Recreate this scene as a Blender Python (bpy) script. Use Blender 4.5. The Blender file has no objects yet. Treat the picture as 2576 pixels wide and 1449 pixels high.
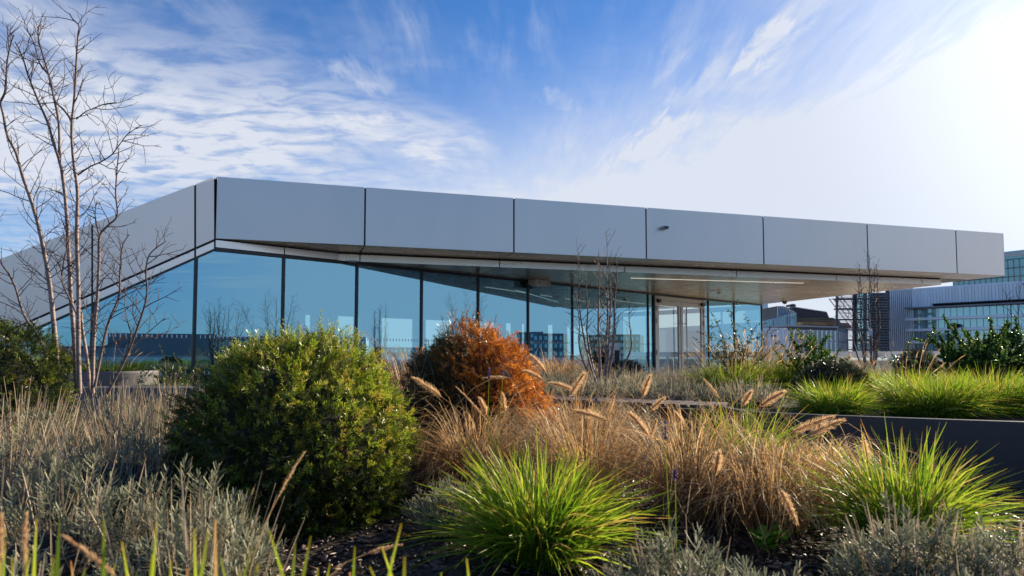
import bpy, math, random
import numpy as np
from mathutils import Vector
R = math.radians
rng = np.random.default_rng(7)
random.seed(7)
SC = bpy.context.scene
C = SC.collection

# ------------------------------------------------------------------ camera
F = 1700.0                       # focal length in units of a 2576 wide picture
PITCH = math.atan(F / 30000.0)
HOR = 891.0
SH = (HOR - 724.5) - F * math.tan(PITCH)
H = 1.0
cam = bpy.data.cameras.new('camera')
cam.sensor_width = 36.0
cam.lens = F / 2576.0 * 36.0
cam.shift_y = SH / 2576.0
cam.clip_start = 0.05
cam.clip_end = 6000
cam.dof.use_dof = True
cam.dof.focus_distance = 6.5
cam.dof.aperture_fstop = 4.5
co = bpy.data.objects.new('camera', cam)
C.objects.link(co)
co.location = (0, 0, H)
co.rotation_euler = (math.pi / 2 + PITCH, 0, 0)
SC.camera = co

# ------------------------------------------------------------------ sky and sun
SUN_AZ = 53.0     # degrees from +Y towards +X
SUN_EL = 22.0
SKY_STRENGTH = 0.085
W = bpy.data.worlds.new('World')
SC.world = W
W.use_nodes = True
nt = W.node_tree
for n in list(nt.nodes):
    nt.nodes.remove(n)
def N(t, **k):
    n = nt.nodes.new(t)
    for a, b in k.items():
        setattr(n, a, b)
    return n
def L(a, b):
    nt.links.new(a, b)
def M(op, a, b=None, c=None, clamp=False):
    n = nt.nodes.new('ShaderNodeMath'); n.operation = op; n.use_clamp = clamp
    for i, v in enumerate((a, b, c)):
        if v is None: continue
        if isinstance(v, (int, float)): n.inputs[i].default_value = v
        else: nt.links.new(v, n.inputs[i])
    return n.outputs[0]
def SS(x, lo, hi):                # smoothstep map
    n = nt.nodes.new('ShaderNodeMapRange'); n.interpolation_type = 'SMOOTHSTEP'
    nt.links.new(x, n.inputs[0]); n.inputs[1].default_value = lo; n.inputs[2].default_value = hi
    return n.outputs[0]
sky = N('ShaderNodeTexSky', sky_type='NISHITA')
sky.sun_disc = False
sky.sun_elevation = R(SUN_EL)
sky.sun_rotation = R(SUN_AZ)
sky.air_density = 1.0
sky.dust_density = 0.12
sky.ozone_density = 2.5
tc = N('ShaderNodeTexCoord')
sep = N('ShaderNodeSeparateXYZ'); L(tc.outputs['Generated'], sep.inputs[0])
zc = M('MAXIMUM', sep.outputs[2], 0.0)
zd = M('ADD', zc, 0.06)
px = M('DIVIDE', sep.outputs[0], zd)
py = M('DIVIDE', sep.outputs[1], zd)
cxy = N('ShaderNodeCombineXYZ'); L(px, cxy.inputs[0]); L(py, cxy.inputs[1])
def noise(vec, scale, detail, rough=0.55, dist=0.0, rot=0.0, sc=(1, 1, 1), loc=(0, 0, 0)):
    mp = N('ShaderNodeMapping'); L(vec, mp.inputs[0])
    mp.inputs['Rotation'].default_value = (0, 0, rot)
    mp.inputs['Scale'].default_value = sc
    mp.inputs['Location'].default_value = loc
    t = N('ShaderNodeTexNoise'); L(mp.outputs[0], t.inputs['Vector'])
    t.inputs['Scale'].default_value = scale; t.inputs['Detail'].default_value = detail
    t.inputs['Roughness'].default_value = rough; t.inputs['Distortion'].default_value = dist
    return t.outputs['Fac']
# rippled altocumulus bank on the left of the sky
ripple = noise(cxy.outputs[0], 6.5, 6, 0.58, 0.35, R(-15), (0.9, 1.5, 1))
big = noise(cxy.outputs[0], 0.85, 5, 0.62, 0.4, 0.0, (1, 1, 1), (3.1, 0.4, 0))
edge = M('ADD', px, M('MULTIPLY', M('SUBTRACT', big, 0.5), 3.2))
bank = M('SUBTRACT', 1.0, SS(edge, -1.25, 0.05))
bank = M('MULTIPLY', bank, M('SUBTRACT', 1.0, M('MULTIPLY', SS(py, 2.7, 3.6), 0.75)))
bank = M('MULTIPLY', bank, SS(M('ADD', py, M('MULTIPLY', M('SUBTRACT', big, 0.5), 2.2)), 1.35, 2.5))
alto = M('MULTIPLY', bank, M('ADD', 0.34, M('MULTIPLY', SS(ripple, 0.32, 0.60), 0.72)))
# torn cirrus streaks
cir = noise(cxy.outputs[0], 1.5, 9, 0.62, 0.6, R(-27.0), (1.9, 0.42, 1), (2.3, 6.2, 0))
cir2 = noise(cxy.outputs[0], 0.55, 3, 0.5, 0.3, R(-20.0), (1, 0.7, 1), (7.7, 2.2, 0))
fine = noise(cxy.outputs[0], 6.0, 6, 0.65, 0.8, R(-35), (2.5, 0.5, 1))
streak = M('MULTIPLY', SS(cir, 0.47, 0.74), SS(cir2, 0.38, 0.60))
streak = M('MULTIPLY', streak, M('ADD', 0.6, M('MULTIPLY', fine, 0.8)))
# thin veil thickening around the sun
nrm = N('ShaderNodeVectorMath', operation='NORMALIZE'); L(tc.outputs['Generated'], nrm.inputs[0])
dt = N('ShaderNodeVectorMath', operation='DOT_PRODUCT'); L(nrm.outputs[0], dt.inputs[0])
se, ce = math.sin(R(SUN_EL)), math.cos(R(SUN_EL))
dt.inputs[1].default_value = (math.sin(R(SUN_AZ)) * ce, math.cos(R(SUN_AZ)) * ce, se)
near = SS(dt.outputs['Value'], 0.80, 1.0)
veil = M('MULTIPLY', near, M('ADD', 0.20, M('MULTIPLY', cir, 0.6)))
low = M('SUBTRACT', 1.0, SS(sep.outputs[2], 0.05, 0.46))
hz = M('MULTIPLY', M('SUBTRACT', 1.0, SS(sep.outputs[2], 0.0, 0.22)), 0.22)
hz = M('ADD', hz, M('MULTIPLY', M('MULTIPLY', M('SUBTRACT', 1.0, SS(sep.outputs[2], 0.14, 0.38)), SS(dt.outputs['Value'], 0.15, 0.75)), M('ADD', 0.25, M('MULTIPLY', fine, 0.5))))
veil2 = M('MULTIPLY', low, M('ADD', 0.10, M('MULTIPLY', SS(dt.outputs['Value'], 0.25, 0.85), 1.0)))
# single wisps of cirrus: soft spindles between two points of the cloud layer, torn by noise
def wisp(p0, p1, w, amt):
    ax, ay = p1[0] - p0[0], p1[1] - p0[1]; L2 = ax * ax + ay * ay
    qx = M('SUBTRACT', wpx, p0[0]); qy = M('SUBTRACT', wpy, p0[1])
    t = M('MULTIPLY', M('ADD', M('MULTIPLY', qx, ax), M('MULTIPLY', qy, ay)), 1.0 / L2)
    tc_ = M('ADD', t, 0.0, clamp=True)
    dx = M('SUBTRACT', qx, M('MULTIPLY', tc_, ax)); dy = M('SUBTRACT', qy, M('MULTIPLY', tc_, ay))
    ds = M('SQRT', M('ADD', M('MULTIPLY', dx, dx), M('MULTIPLY', dy, dy)))
    return M('MULTIPLY', M('SUBTRACT', 1.0, SS(ds, 0.0, w)), amt)
wn = noise(cxy.outputs[0], 9.0, 5, 0.6, 0.5, R(-35), (2.0, 0.7, 1))
wpx = M('ADD', px, M('MULTIPLY', M('SUBTRACT', wn, 0.5), 0.22)); wpy = M('ADD', py, M('MULTIPLY', M('SUBTRACT', fine, 0.5), 0.3))
wsum = None
for a_, b_, w_, m_ in (((0.695, 1.993), (0.717, 1.766), 0.074, 0.45), ((0.721, 1.776), (0.748, 1.600), 0.081, 0.33), ((0.513, 2.750), (0.594, 2.406), 0.101, 0.54), ((0.536, 2.223), (0.690, 2.006), 0.095, 0.21), ((-0.515, 1.999), (-0.429, 2.113), 0.095, 0.36), ((-0.607, 2.423), (-0.470, 2.391), 0.081, 0.30), ((1.314, 2.462), (1.358, 1.714), 0.216, 0.27), ((0.132, 2.155), (0.188, 2.294), 0.054, 0.18), ((0.503, 3.104), (0.810, 3.006), 0.135, 0.21)):
    q_ = wisp(a_, b_, w_, m_); wsum = q_ if wsum is None else M('ADD', wsum, q_)
wsum = M('MULTIPLY', wsum, M('ADD', 0.35, wn))
fac = M('ADD', M('ADD', alto, M('MULTIPLY', streak, 0.75)), M('ADD', M('ADD', veil, M('MULTIPLY', SS(M('ADD', dt.outputs['Value'], M('MULTIPLY', M('SUBTRACT', big, 0.5), 0.5)), 0.60, 0.90), M('ADD', 0.04, M('MULTIPLY', fine, 0.40)))), veil2), clamp=True)
fac = M('MINIMUM', M('ADD', M('ADD', fac, hz), wsum), 0.93)
bright = M('ADD', 4.9, M('MULTIPLY', M('POWER', near, 3.0), 2.5))
cc = N('ShaderNodeMix', data_type='RGBA'); cc.inputs[0].default_value = 0.0
cloudcol = N('ShaderNodeVectorMath', operation='SCALE'); cloudcol.inputs[0].default_value = (0.92, 0.96, 1.06)
L(bright, cloudcol.inputs['Scale'])
tint = N('ShaderNodeVectorMath', operation='MULTIPLY'); tint.inputs[1].default_value = (0.31, 0.60, 0.93)
L(sky.outputs[0], tint.inputs[0])
mixc = N('ShaderNodeMix', data_type='RGBA')
L(fac, mixc.inputs[0]); L(tint.outputs[0], mixc.inputs[6]); L(cloudcol.outputs[0], mixc.inputs[7])
bg = N('ShaderNodeBackground'); bg.inputs[1].default_value = SKY_STRENGTH
L(mixc.outputs[2], bg.inputs[0])
wo = N('ShaderNodeOutputWorld'); L(bg.outputs[0], wo.inputs[0])

sl = bpy.data.lights.new('sun', 'SUN')
sl.energy = 5.0
sl.angle = R(0.5)
sl.color = (1.0, 0.85, 0.64)
so = bpy.data.objects.new('sun', sl)
C.objects.link(so)
sd = Vector((math.sin(R(SUN_AZ)) * ce, math.cos(R(SUN_AZ)) * ce, se))
so.rotation_euler = sd.to_track_quat('Z', 'Y').to_euler()
so.location = (20, 20, 30)

SC.view_settings.view_transform = 'Standard'
SC.view_settings.look = 'None'
SC.view_settings.exposure = 1.0
SC.view_settings.gamma = 1.0
SC.view_settings.use_curve_mapping = False
SC.render.engine = 'CYCLES'
SC.cycles.max_bounces = 8
SC.cycles.transparent_max_bounces = 16
SC.cycles.caustics_reflective = False
SC.cycles.caustics_refractive = False

# ------------------------------------------------------------------ helpers
def ray(u, v):
    xc = (u - 1288) / F; yc = (724.5 + SH - v) / F
    c, s = math.cos(PITCH), math.sin(PITCH)
    return np.array([xc, c - yc * s, s + yc * c])
O = np.array([0, 0, H])
def atz(u, v, z):
    d = ray(u, v); return O + d * ((z - H) / d[2])
def aty(u, v, Y):
    d = ray(u, v); return O + d * (Y / d[1])
def onplane(u, v, p, n):
    d = ray(u, v); return O + d * (np.dot(p - O, n) / np.dot(d, n))

def set_props(o, label=None, cat=None, group=None, kind=None):
    if label: o['label'] = label
    if cat: o['category'] = cat
    if group: o['group'] = group
    if kind: o['kind'] = kind
    return o
def thing(name, label, cat, loc=(0, 0, 0), group=None):
    o = bpy.data.objects.new(name, None); C.objects.link(o)
    o.location = loc
    o.empty_display_size = 0.2
    return set_props(o, label, cat, group)
def link(name, me, mat, parent=None):
    if mat is not None and len(me.materials) == 0:
        for m in (mat if isinstance(mat, (list, tuple)) else [mat]):
            me.materials.append(m)
    o = bpy.data.objects.new(name, me); C.objects.link(o)
    if parent is not None:
        o.parent = parent
        # geometry is given in world coordinates
        off = Vector((0, 0, 0)); p = parent
        while p is not None:
            off += p.location; p = p.parent
        o.location = -off
    return o

class MB:
    """collects polygons"""
    def __init__(s): s.v = []; s.f = []
    def poly_prism(s, pts, ext):
        pts = [np.array(p, float) for p in pts]; ext = np.array(ext, float)
        nrm = np.zeros(3)
        for i in range(len(pts)):
            nrm += np.cross(pts[i], pts[(i + 1) % len(pts)])
        if np.dot(nrm, ext) > 0: pts = pts[::-1]
        b = len(s.v); n = len(pts)
        s.v += [tuple(p) for p in pts] + [tuple(p + ext) for p in pts]
        s.f.append(tuple(range(b, b + n)))
        s.f.append(tuple(range(b + 2 * n - 1, b + n - 1, -1)))
        for i in range(n):
            j = (i + 1) % n
            s.f.append((b + j, b + i, b + n + i, b + n + j))
        return s
    def box(s, c, a, b_, c_):
        c = np.array(c, float); a = np.array(a, float); b_ = np.array(b_, float); c_ = np.array(c_, float)
        p = c - a - b_ - c_
        return s.poly_prism([p, p + 2 * a, p + 2 * a + 2 * b_, p + 2 * b_], 2 * c_)
    def abox(s, x0, x1, y0, y1, z0, z1):
        return s.poly_prism([(x0, y0, z0), (x1, y0, z0), (x1, y1, z0), (x0, y1, z0)], (0, 0, z1 - z0))
    def tube(s, pts, rads, n=6, cap=True):
        pts = [np.array(p, float) for p in pts]
        m = len(pts); b = len(s.v)
        if not hasattr(rads, '__len__'): rads = [rads] * m
        ref = np.array([0.31, 0.93, 0.2])
        for i, p in enumerate(pts):
            t = pts[min(i + 1, m - 1)] - pts[max(i - 1, 0)]
            t = t / (np.linalg.norm(t) + 1e-9)
            a = np.cross(t, ref); a /= (np.linalg.norm(a) + 1e-9); c = np.cross(t, a)
            for k in range(n):
                an = 2 * math.pi * k / n
                s.v.append(tuple(p + rads[i] * (a * math.cos(an) + c * math.sin(an))))
        for i in range(m - 1):
            for k in range(n):
                k2 = (k + 1) % n
                s.f.append((b + i * n + k, b + i * n + k2, b + (i + 1) * n + k2, b + (i + 1) * n + k))
        if cap:
            s.f.append(tuple(b + k for k in range(n - 1, -1, -1)))
            s.f.append(tuple(b + (m - 1) * n + k for k in range(n)))
        return s
    def build(s, name, mat, parent=None, smooth=False, bevel=0.0):
        me = bpy.data.meshes.new(name)
        me.from_pydata([tuple(map(float, v)) for v in s.v], [], s.f)
        me.update()
        if smooth:
            me.polygons.foreach_set('use_smooth', [True] * len(me.polygons))
        o = link(name, me, mat, parent)
        if bevel:
            md = o.modifiers.new('bevel', 'BEVEL'); md.width = bevel; md.segments = 2; md.limit_method = 'ANGLE'
        return o

def raw_mesh(name, verts, faces_idx, nper, attrs=None, mat_index=None):
    """verts (N,3); faces_idx flat (M*nper); attrs dict name -> (N,) floats"""
    me = bpy.data.meshes.new(name)
    nv = len(verts); nf = len(faces_idx) // nper
    me.vertices.add(nv); me.vertices.foreach_set('co', np.asarray(verts, np.float32).ravel())
    me.loops.add(nf * nper); me.loops.foreach_set('vertex_index', np.asarray(faces_idx, np.int32))
    me.polygons.add(nf)
    me.polygons.foreach_set('loop_start', np.arange(0, nf * nper, nper, dtype=np.int32))
    me.polygons.foreach_set('loop_total', np.full(nf, nper, np.int32))
    if mat_index is not None:
        me.polygons.foreach_set('material_index', np.asarray(mat_index, np.int32))
    me.update(calc_edges=True)
    for k, a in (attrs or {}).items():
        at = me.attributes.new(k, 'FLOAT', 'POINT')
        at.data.foreach_set('value', np.asarray(a, np.float32))
    return me

class Ribbons:
    """accumulates flat ribbons (grass blades, leaves, needles) as strips of quads"""
    def __init__(s): s.V = []; s.Fc = []; s.t = []; s.r = []; s.k = []; s.mi = []; s.n = 0
    def bez(s, p0, p1, p2, width, side, seg=3, profile=None, kind=0.0, mi=0, rnd=None):
        """p0,p1,p2 (N,3) quadratic curve; width (N,), side (N,3) unit"""
        p0, p1, p2 = (np.asarray(a, float) for a in (p0, p1, p2))
        Nn = len(p0)
        t = np.linspace(0, 1, seg + 1)
        if profile is None:
            w = 1.0 - 0.9 * t ** 2
        else:
            w = np.interp(t, np.linspace(0, 1, len(profile)), profile)
        a = ((1 - t) ** 2)[None, :, None] * p0[:, None] + (2 * t * (1 - t))[None, :, None] * p1[:, None] + (t ** 2)[None, :, None] * p2[:, None]
        hw = 0.5 * np.asarray(width, float)[:, None, None] * w[None, :, None] * side[:, None, :]
        v = np.stack([a - hw, a + hw], 2).reshape(-1, 3)
        base = s.n + np.arange(Nn)[:, None] * (2 * (seg + 1)) + 2 * np.arange(seg)[None, :]
        f = np.stack([base, base + 1, base + 3, base + 2], -1).reshape(-1)
        s.V.append(v); s.Fc.append(f)
        s.t.append(np.broadcast_to(t[None, :, None], (Nn, seg + 1, 2)).ravel())
        r = rng.random(Nn) if rnd is None else rnd
        s.r.append(np.repeat(r, 2 * (seg + 1)))
        kk = np.broadcast_to(np.asarray(kind, float), (Nn,))
        s.k.append(np.repeat(kk, 2 * (seg + 1)))
        s.mi.append(np.full(Nn * seg, mi))
        s.n += len(v)
        return s
    def build(s, name, mat, parent=None):
        me = raw_mesh(name, np.concatenate(s.V), np.concatenate(s.Fc), 4,
                      {'t': np.concatenate(s.t), 'r': np.concatenate(s.r), 'k': np.concatenate(s.k)}, np.concatenate(s.mi))
        return link(name, me, mat, parent)

def unit(a):
    return a / (np.linalg.norm(a, axis=-1, keepdims=True) + 1e-9)
def rdir(n):
    return unit(rng.normal(size=(n, 3)))

# ------------------------------------------------------------------ materials
def new_mat(name):
    m = bpy.data.materials.new(name); m.use_nodes = True
    t = m.node_tree
    return m, t, t.nodes['Principled BSDF'], t.nodes['Material Output']
def mat(name, col, rough=0.6, metal=0.0, var=0.0, vscale=8.0, bump=0.0, bscale=60.0, spec=0.5, stretch=None):
    m, t, p, o = new_mat(name)
    p.inputs['Base Color'].default_value = (*col, 1); p.inputs['Roughness'].default_value = rough
    p.inputs['Metallic'].default_value = metal
    p.inputs['Specular IOR Level'].default_value = spec
    if var or bump:
        tcn = t.nodes.new('ShaderNodeTexCoord'); mp = t.nodes.new('ShaderNodeMapping')
        t.links.new(tcn.outputs['Object'], mp.inputs[0])
        if stretch: mp.inputs['Scale'].default_value = stretch
    if var:
        n = t.nodes.new('ShaderNodeTexNoise'); n.inputs['Scale'].default_value = vscale; n.inputs['Detail'].default_value = 6
        t.links.new(mp.outputs[0], n.inputs['Vector'])
        mr = t.nodes.new('ShaderNodeMapRange'); mr.inputs[1].default_value = 0.3; mr.inputs[2].default_value = 0.7
        mr.inputs[3].default_value = 1 - var; mr.inputs[4].default_value = 1 + var
        t.links.new(n.outputs['Fac'], mr.inputs[0])
        sc_ = t.nodes.new('ShaderNodeVectorMath'); sc_.operation = 'SCALE'; sc_.inputs[0].default_value = col
        t.links.new(mr.outputs[0], sc_.inputs['Scale']); t.links.new(sc_.outputs[0], p.inputs['Base Color'])
        mr2 = t.nodes.new('ShaderNodeMapRange'); mr2.inputs[1].default_value = 0.3; mr2.inputs[2].default_value = 0.7
        mr2.inputs[3].default_value = rough * 0.9; mr2.inputs[4].default_value = min(1, rough * 1.1)
        t.links.new(n.outputs['Fac'], mr2.inputs[0]); t.links.new(mr2.outputs[0], p.inputs['Roughness'])
    if bump:
        n2 = t.nodes.new('ShaderNodeTexNoise'); n2.inputs['Scale'].default_value = bscale; n2.inputs['Detail'].default_value = 4
        t.links.new(mp.outputs[0], n2.inputs['Vector'])
        b = t.nodes.new('ShaderNodeBump'); b.inputs['Strength'].default_value = bump; b.inputs['Distance'].default_value = 0.01
        t.links.new(n2.outputs['Fac'], b.inputs['Height']); t.links.new(b.outputs[0], p.inputs['Normal'])
    return m
def leaf_mat(name, ramp_r, ramp_t=None, trans=0.45, rough=0.45, spec=0.4, kcols=None, tw=0.5):
    """colour by the random number of each leaf, by its length, and by the kind value; half of the light goes through"""
    m, t, p, o = new_mat(name)
    def at(nm):
        a = t.nodes.new('ShaderNodeAttribute'); a.attribute_name = nm; return a.outputs['Fac']
    def rampn(fac, cols):
        rp = t.nodes.new('ShaderNodeValToRGB'); t.links.new(fac, rp.inputs[0])
        e = rp.color_ramp.elements
        while len(e) < len(cols): e.new(0.5)
        for i, (ps, c) in enumerate(cols):
            e[i].position = ps; e[i].color = (*c, 1)
        return rp.outputs[0]
    col = rampn(at('r'), ramp_r)
    if kcols:
        c2 = rampn(at('r'), kcols)
        mx = t.nodes.new('ShaderNodeMix'); mx.data_type = 'RGBA'
        t.links.new(at('k'), mx.inputs[0]); t.links.new(col, mx.inputs[6]); t.links.new(c2, mx.inputs[7]); col = mx.outputs[2]
    if ramp_t:
        c3 = rampn(at('t'), ramp_t)
        mx = t.nodes.new('ShaderNodeMix'); mx.data_type = 'RGBA'; mx.blend_type = 'MULTIPLY'; mx.inputs[0].default_value = 1.0
        t.links.new(col, mx.inputs[6]); t.links.new(c3, mx.inputs[7]); col = mx.outputs[2]
    t.links.new(col, p.inputs['Base Color'])
    p.inputs['Roughness'].default_value = rough; p.inputs['Specular IOR Level'].default_value = spec
    tr = t.nodes.new('ShaderNodeBsdfTranslucent'); t.links.new(col, tr.inputs[0])
    ms = t.nodes.new('ShaderNodeMixShader'); ms.inputs[0].default_value = trans
    t.links.new(p.outputs[0], ms.inputs[1]); t.links.new(tr.outputs[0], ms.inputs[2])
    t.links.new(ms.outputs[0], o.inputs[0])
    return m

def glass_mat(name, refl=0.45, edge=0.9, tcol=(0.72, 0.80, 0.74), gcol=(0.85, 0.93, 1.0), wav=0.0):
    m, t, p, o = new_mat(name)
    t.nodes.remove(p)
    tr = t.nodes.new('ShaderNodeBsdfTransparent'); tr.inputs[0].default_value = (*tcol, 1)
    gl = t.nodes.new('ShaderNodeBsdfGlossy'); gl.inputs[0].default_value = (*gcol, 1); gl.inputs['Roughness'].default_value = 0.0
    if wav:
        n2 = t.nodes.new('ShaderNodeTexNoise'); n2.inputs['Scale'].default_value = 0.8; n2.inputs['Detail'].default_value = 1
        tcn = t.nodes.new('ShaderNodeTexCoord'); t.links.new(tcn.outputs['Object'], n2.inputs['Vector'])
        b = t.nodes.new('ShaderNodeBump'); b.inputs['Strength'].default_value = wav; b.inputs['Distance'].default_value = 0.02
        t.links.new(n2.outputs['Fac'], b.inputs['Height']); t.links.new(b.outputs[0], gl.inputs['Normal'])
    fr = t.nodes.new('ShaderNodeLayerWeight'); fr.inputs[0].default_value = 0.25
    mr = t.nodes.new('ShaderNodeMapRange'); mr.inputs[3].default_value = refl; mr.inputs[4].default_value = edge
    t.links.new(fr.outputs['Facing'], mr.inputs[0])
    pw = t.nodes.new('ShaderNodeMath'); pw.operation = 'POWER'; pw.inputs[1].default_value = 2.5
    t.links.new(fr.outputs['Facing'], pw.inputs[0]); t.links.new(pw.outputs[0], mr.inputs[0])
    ms = t.nodes.new('ShaderNodeMixShader'); t.links.new(mr.outputs[0], ms.inputs[0])
    t.links.new(tr.outputs[0], ms.inputs[1]); t.links.new(gl.outputs[0], ms.inputs[2])
    t.links.new(ms.outputs[0], o.inputs[0])
    return m
def emit_mat(name, col, s):
    m, t, p, o = new_mat(name)
    p.inputs['Base Color'].default_value = (0.8, 0.8, 0.8, 1)
    p.inputs['Emission Color'].default_value = (*col, 1); p.inputs['Emission Strength'].default_value = s
    return m

MT = dict(
    panel=mat('white_aluminium', (0.86, 0.79, 0.71), 0.36, 0.6, 0.06, 0.9, 0.06, 1.1, 0.5, (1, 1, 0.25)),
    strip=mat('strip_aluminium', (0.90, 0.86, 0.80), 0.28, 0.6, 0.03, 0.9),
    soffit=mat('soffit_metal', (0.72, 0.60, 0.43), 0.26, 0.3, 0.05, 1.2, 0.02, 2.0),
    gap=mat('dark_gap', (0.012, 0.012, 0.016), 0.6),
    frame=mat('dark_frame', (0.035, 0.037, 0.042), 0.35, 0.4, 0.1, 10),
    glass=glass_mat('window_glass', 0.52, 0.92, (0.42, 0.62, 0.58), (0.34, 0.74, 1.0), 0.03),
    doorglass=glass_mat('door_glass', 0.30, 0.9, (0.72, 0.82, 0.74)),
    farglass=glass_mat('far_glass', 0.45, 0.9, (0.5, 0.62, 0.62), (0.7, 0.85, 0.9)),
    railglass=glass_mat('rail_glass', 0.12, 0.8, (0.80, 0.87, 0.86)),
    doorframe=mat('door_aluminium', (0.50, 0.49, 0.48), 0.4, 0.3, 0.04, 6),
    steel=mat('steel', (0.25, 0.25, 0.25), 0.3, 0.9),
    black=mat('black_plastic', (0.015, 0.015, 0.017), 0.4),
    light=emit_mat('lit_strip', (1.0, 0.95, 0.85), 0.35),
    inlight=emit_mat('lit_lamp', (1.0, 0.97, 0.9), 0.22),
    beige=mat('beige_plastic', (0.68, 0.64, 0.58), 0.5, 0, 0.05, 10),
    white=mat('white_paint', (0.72, 0.72, 0.72), 0.5, 0, 0.05, 4),
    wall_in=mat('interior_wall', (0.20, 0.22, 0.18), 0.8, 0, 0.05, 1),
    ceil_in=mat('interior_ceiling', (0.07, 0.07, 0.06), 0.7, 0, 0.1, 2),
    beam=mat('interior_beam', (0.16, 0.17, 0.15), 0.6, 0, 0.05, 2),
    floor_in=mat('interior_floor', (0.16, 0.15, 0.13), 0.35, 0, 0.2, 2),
    timber=mat('bench_timber', (0.075, 0.058, 0.055), 0.75, 0, 0.3, 6, 0.4, 30, 0.3, (1, 8, 8)),
    planter=mat('dark_planter_steel', (0.030, 0.031, 0.037), 0.38, 0.2, 0.18, 3, 0.1, 20),
    potgrey=mat('grey_pot', (0.12, 0.115, 0.115), 0.6, 0, 0.1, 6, 0.1, 40),
    terrace=mat('terrace_paving', (0.42, 0.40, 0.37), 0.8, 0, 0.15, 3, 0.2, 40),
    roof=mat('roofing', (0.20, 0.20, 0.20), 0.8, 0, 0.15, 2),
    city=mat('city_ground', (0.09, 0.09, 0.085), 0.9, 0, 0.4, 0.03),
    whitepanel=mat('white_cladding', (0.88, 0.87, 0.88), 0.5, 0.0, 0.05, 0.3),
    whitepanel2=mat('white_cladding_fins', (0.78, 0.77, 0.80), 0.45, 0.0, 0.05, 0.3),
    darkclad=mat('dark_cladding', (0.055, 0.055, 0.065), 0.5, 0.1, 0.1, 0.3),
    greyclad=mat('grey_cladding', (0.22, 0.22, 0.24), 0.5, 0.1, 0.1, 0.3),
    palegrey=mat('pale_grey', (0.40, 0.41, 0.43), 0.55, 0, 0.08, 0.4),
    brick=mat('brown_brick', (0.20, 0.14, 0.10), 0.8, 0, 0.15, 0.6),
    dryroof=mat('dry_roof_sedge', (0.36, 0.22, 0.11), 0.9, 0, 0.35, 1.5, 0.6, 6),
    mossroof=mat('mossy_roof', (0.16, 0.15, 0.08), 0.9, 0, 0.35, 1.0, 0.6, 6),
    craneRed=mat('red_crane_paint', (0.45, 0.05, 0.04), 0.5),
    cranePale=mat('pale_crane_paint', (0.55, 0.45, 0.42), 0.5),
)
def soil_material():
    m, t, p, o = new_mat('mulch_soil')
    tcn = t.nodes.new('ShaderNodeTexCoord')
    n = t.nodes.new('ShaderNodeTexNoise'); n.inputs['Scale'].default_value = 28; n.inputs['Detail'].default_value = 8
    v = t.nodes.new('ShaderNodeTexVoronoi'); v.inputs['Scale'].default_value = 34
    mp = t.nodes.new('ShaderNodeMapping'); mp.inputs['Scale'].default_value = (1, 2.2, 1); t.links.new(tcn.outputs['Object'], mp.inputs[0])
    t.links.new(tcn.outputs['Object'], n.inputs['Vector']); t.links.new(mp.outputs[0], v.inputs['Vector'])
    rp = t.nodes.new('ShaderNodeValToRGB'); t.links.new(n.outputs['Fac'], rp.inputs[0])
    e = rp.color_ramp.elements
    e[0].position = 0.35; e[0].color = (0.012, 0.008, 0.006, 1); e[1].position = 0.72; e[1].color = (0.075, 0.042, 0.026, 1)
    t.links.new(rp.outputs[0], p.inputs['Base Color']); p.inputs['Roughness'].default_value = 0.8
    b = t.nodes.new('ShaderNodeBump'); b.inputs['Strength'].default_value = 0.9; b.inputs['Distance'].default_value = 0.02
    ad = t.nodes.new('ShaderNodeMath'); t.links.new(n.outputs['Fac'], ad.inputs[0]); t.links.new(v.outputs['Distance'], ad.inputs[1])
    t.links.new(ad.outputs[0], b.inputs['Height']); t.links.new(b.outputs[0], p.inputs['Normal'])
    return m
MT['soil'] = soil_material()
def per_object_tone(m, amt):
    t = m.node_tree; p = t.nodes['Principled BSDF']; src = p.inputs['Base Color'].links[0].from_socket
    oi = t.nodes.new('ShaderNodeObjectInfo'); mr = t.nodes.new('ShaderNodeMapRange'); mr.inputs[3].default_value = 1 - amt; mr.inputs[4].default_value = 1 + amt
    t.links.new(oi.outputs['Random'], mr.inputs[0]); v = t.nodes.new('ShaderNodeVectorMath'); v.operation = 'SCALE'
    t.links.new(src, v.inputs[0]); t.links.new(mr.outputs[0], v.inputs['Scale']); t.links.new(v.outputs[0], p.inputs['Base Color'])
per_object_tone(MT['panel'], 0.05); per_object_tone(MT['whitepanel'], 0.07); per_object_tone(MT['soffit'], 0.06); per_object_tone(MT['timber'], 0.3)
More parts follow.
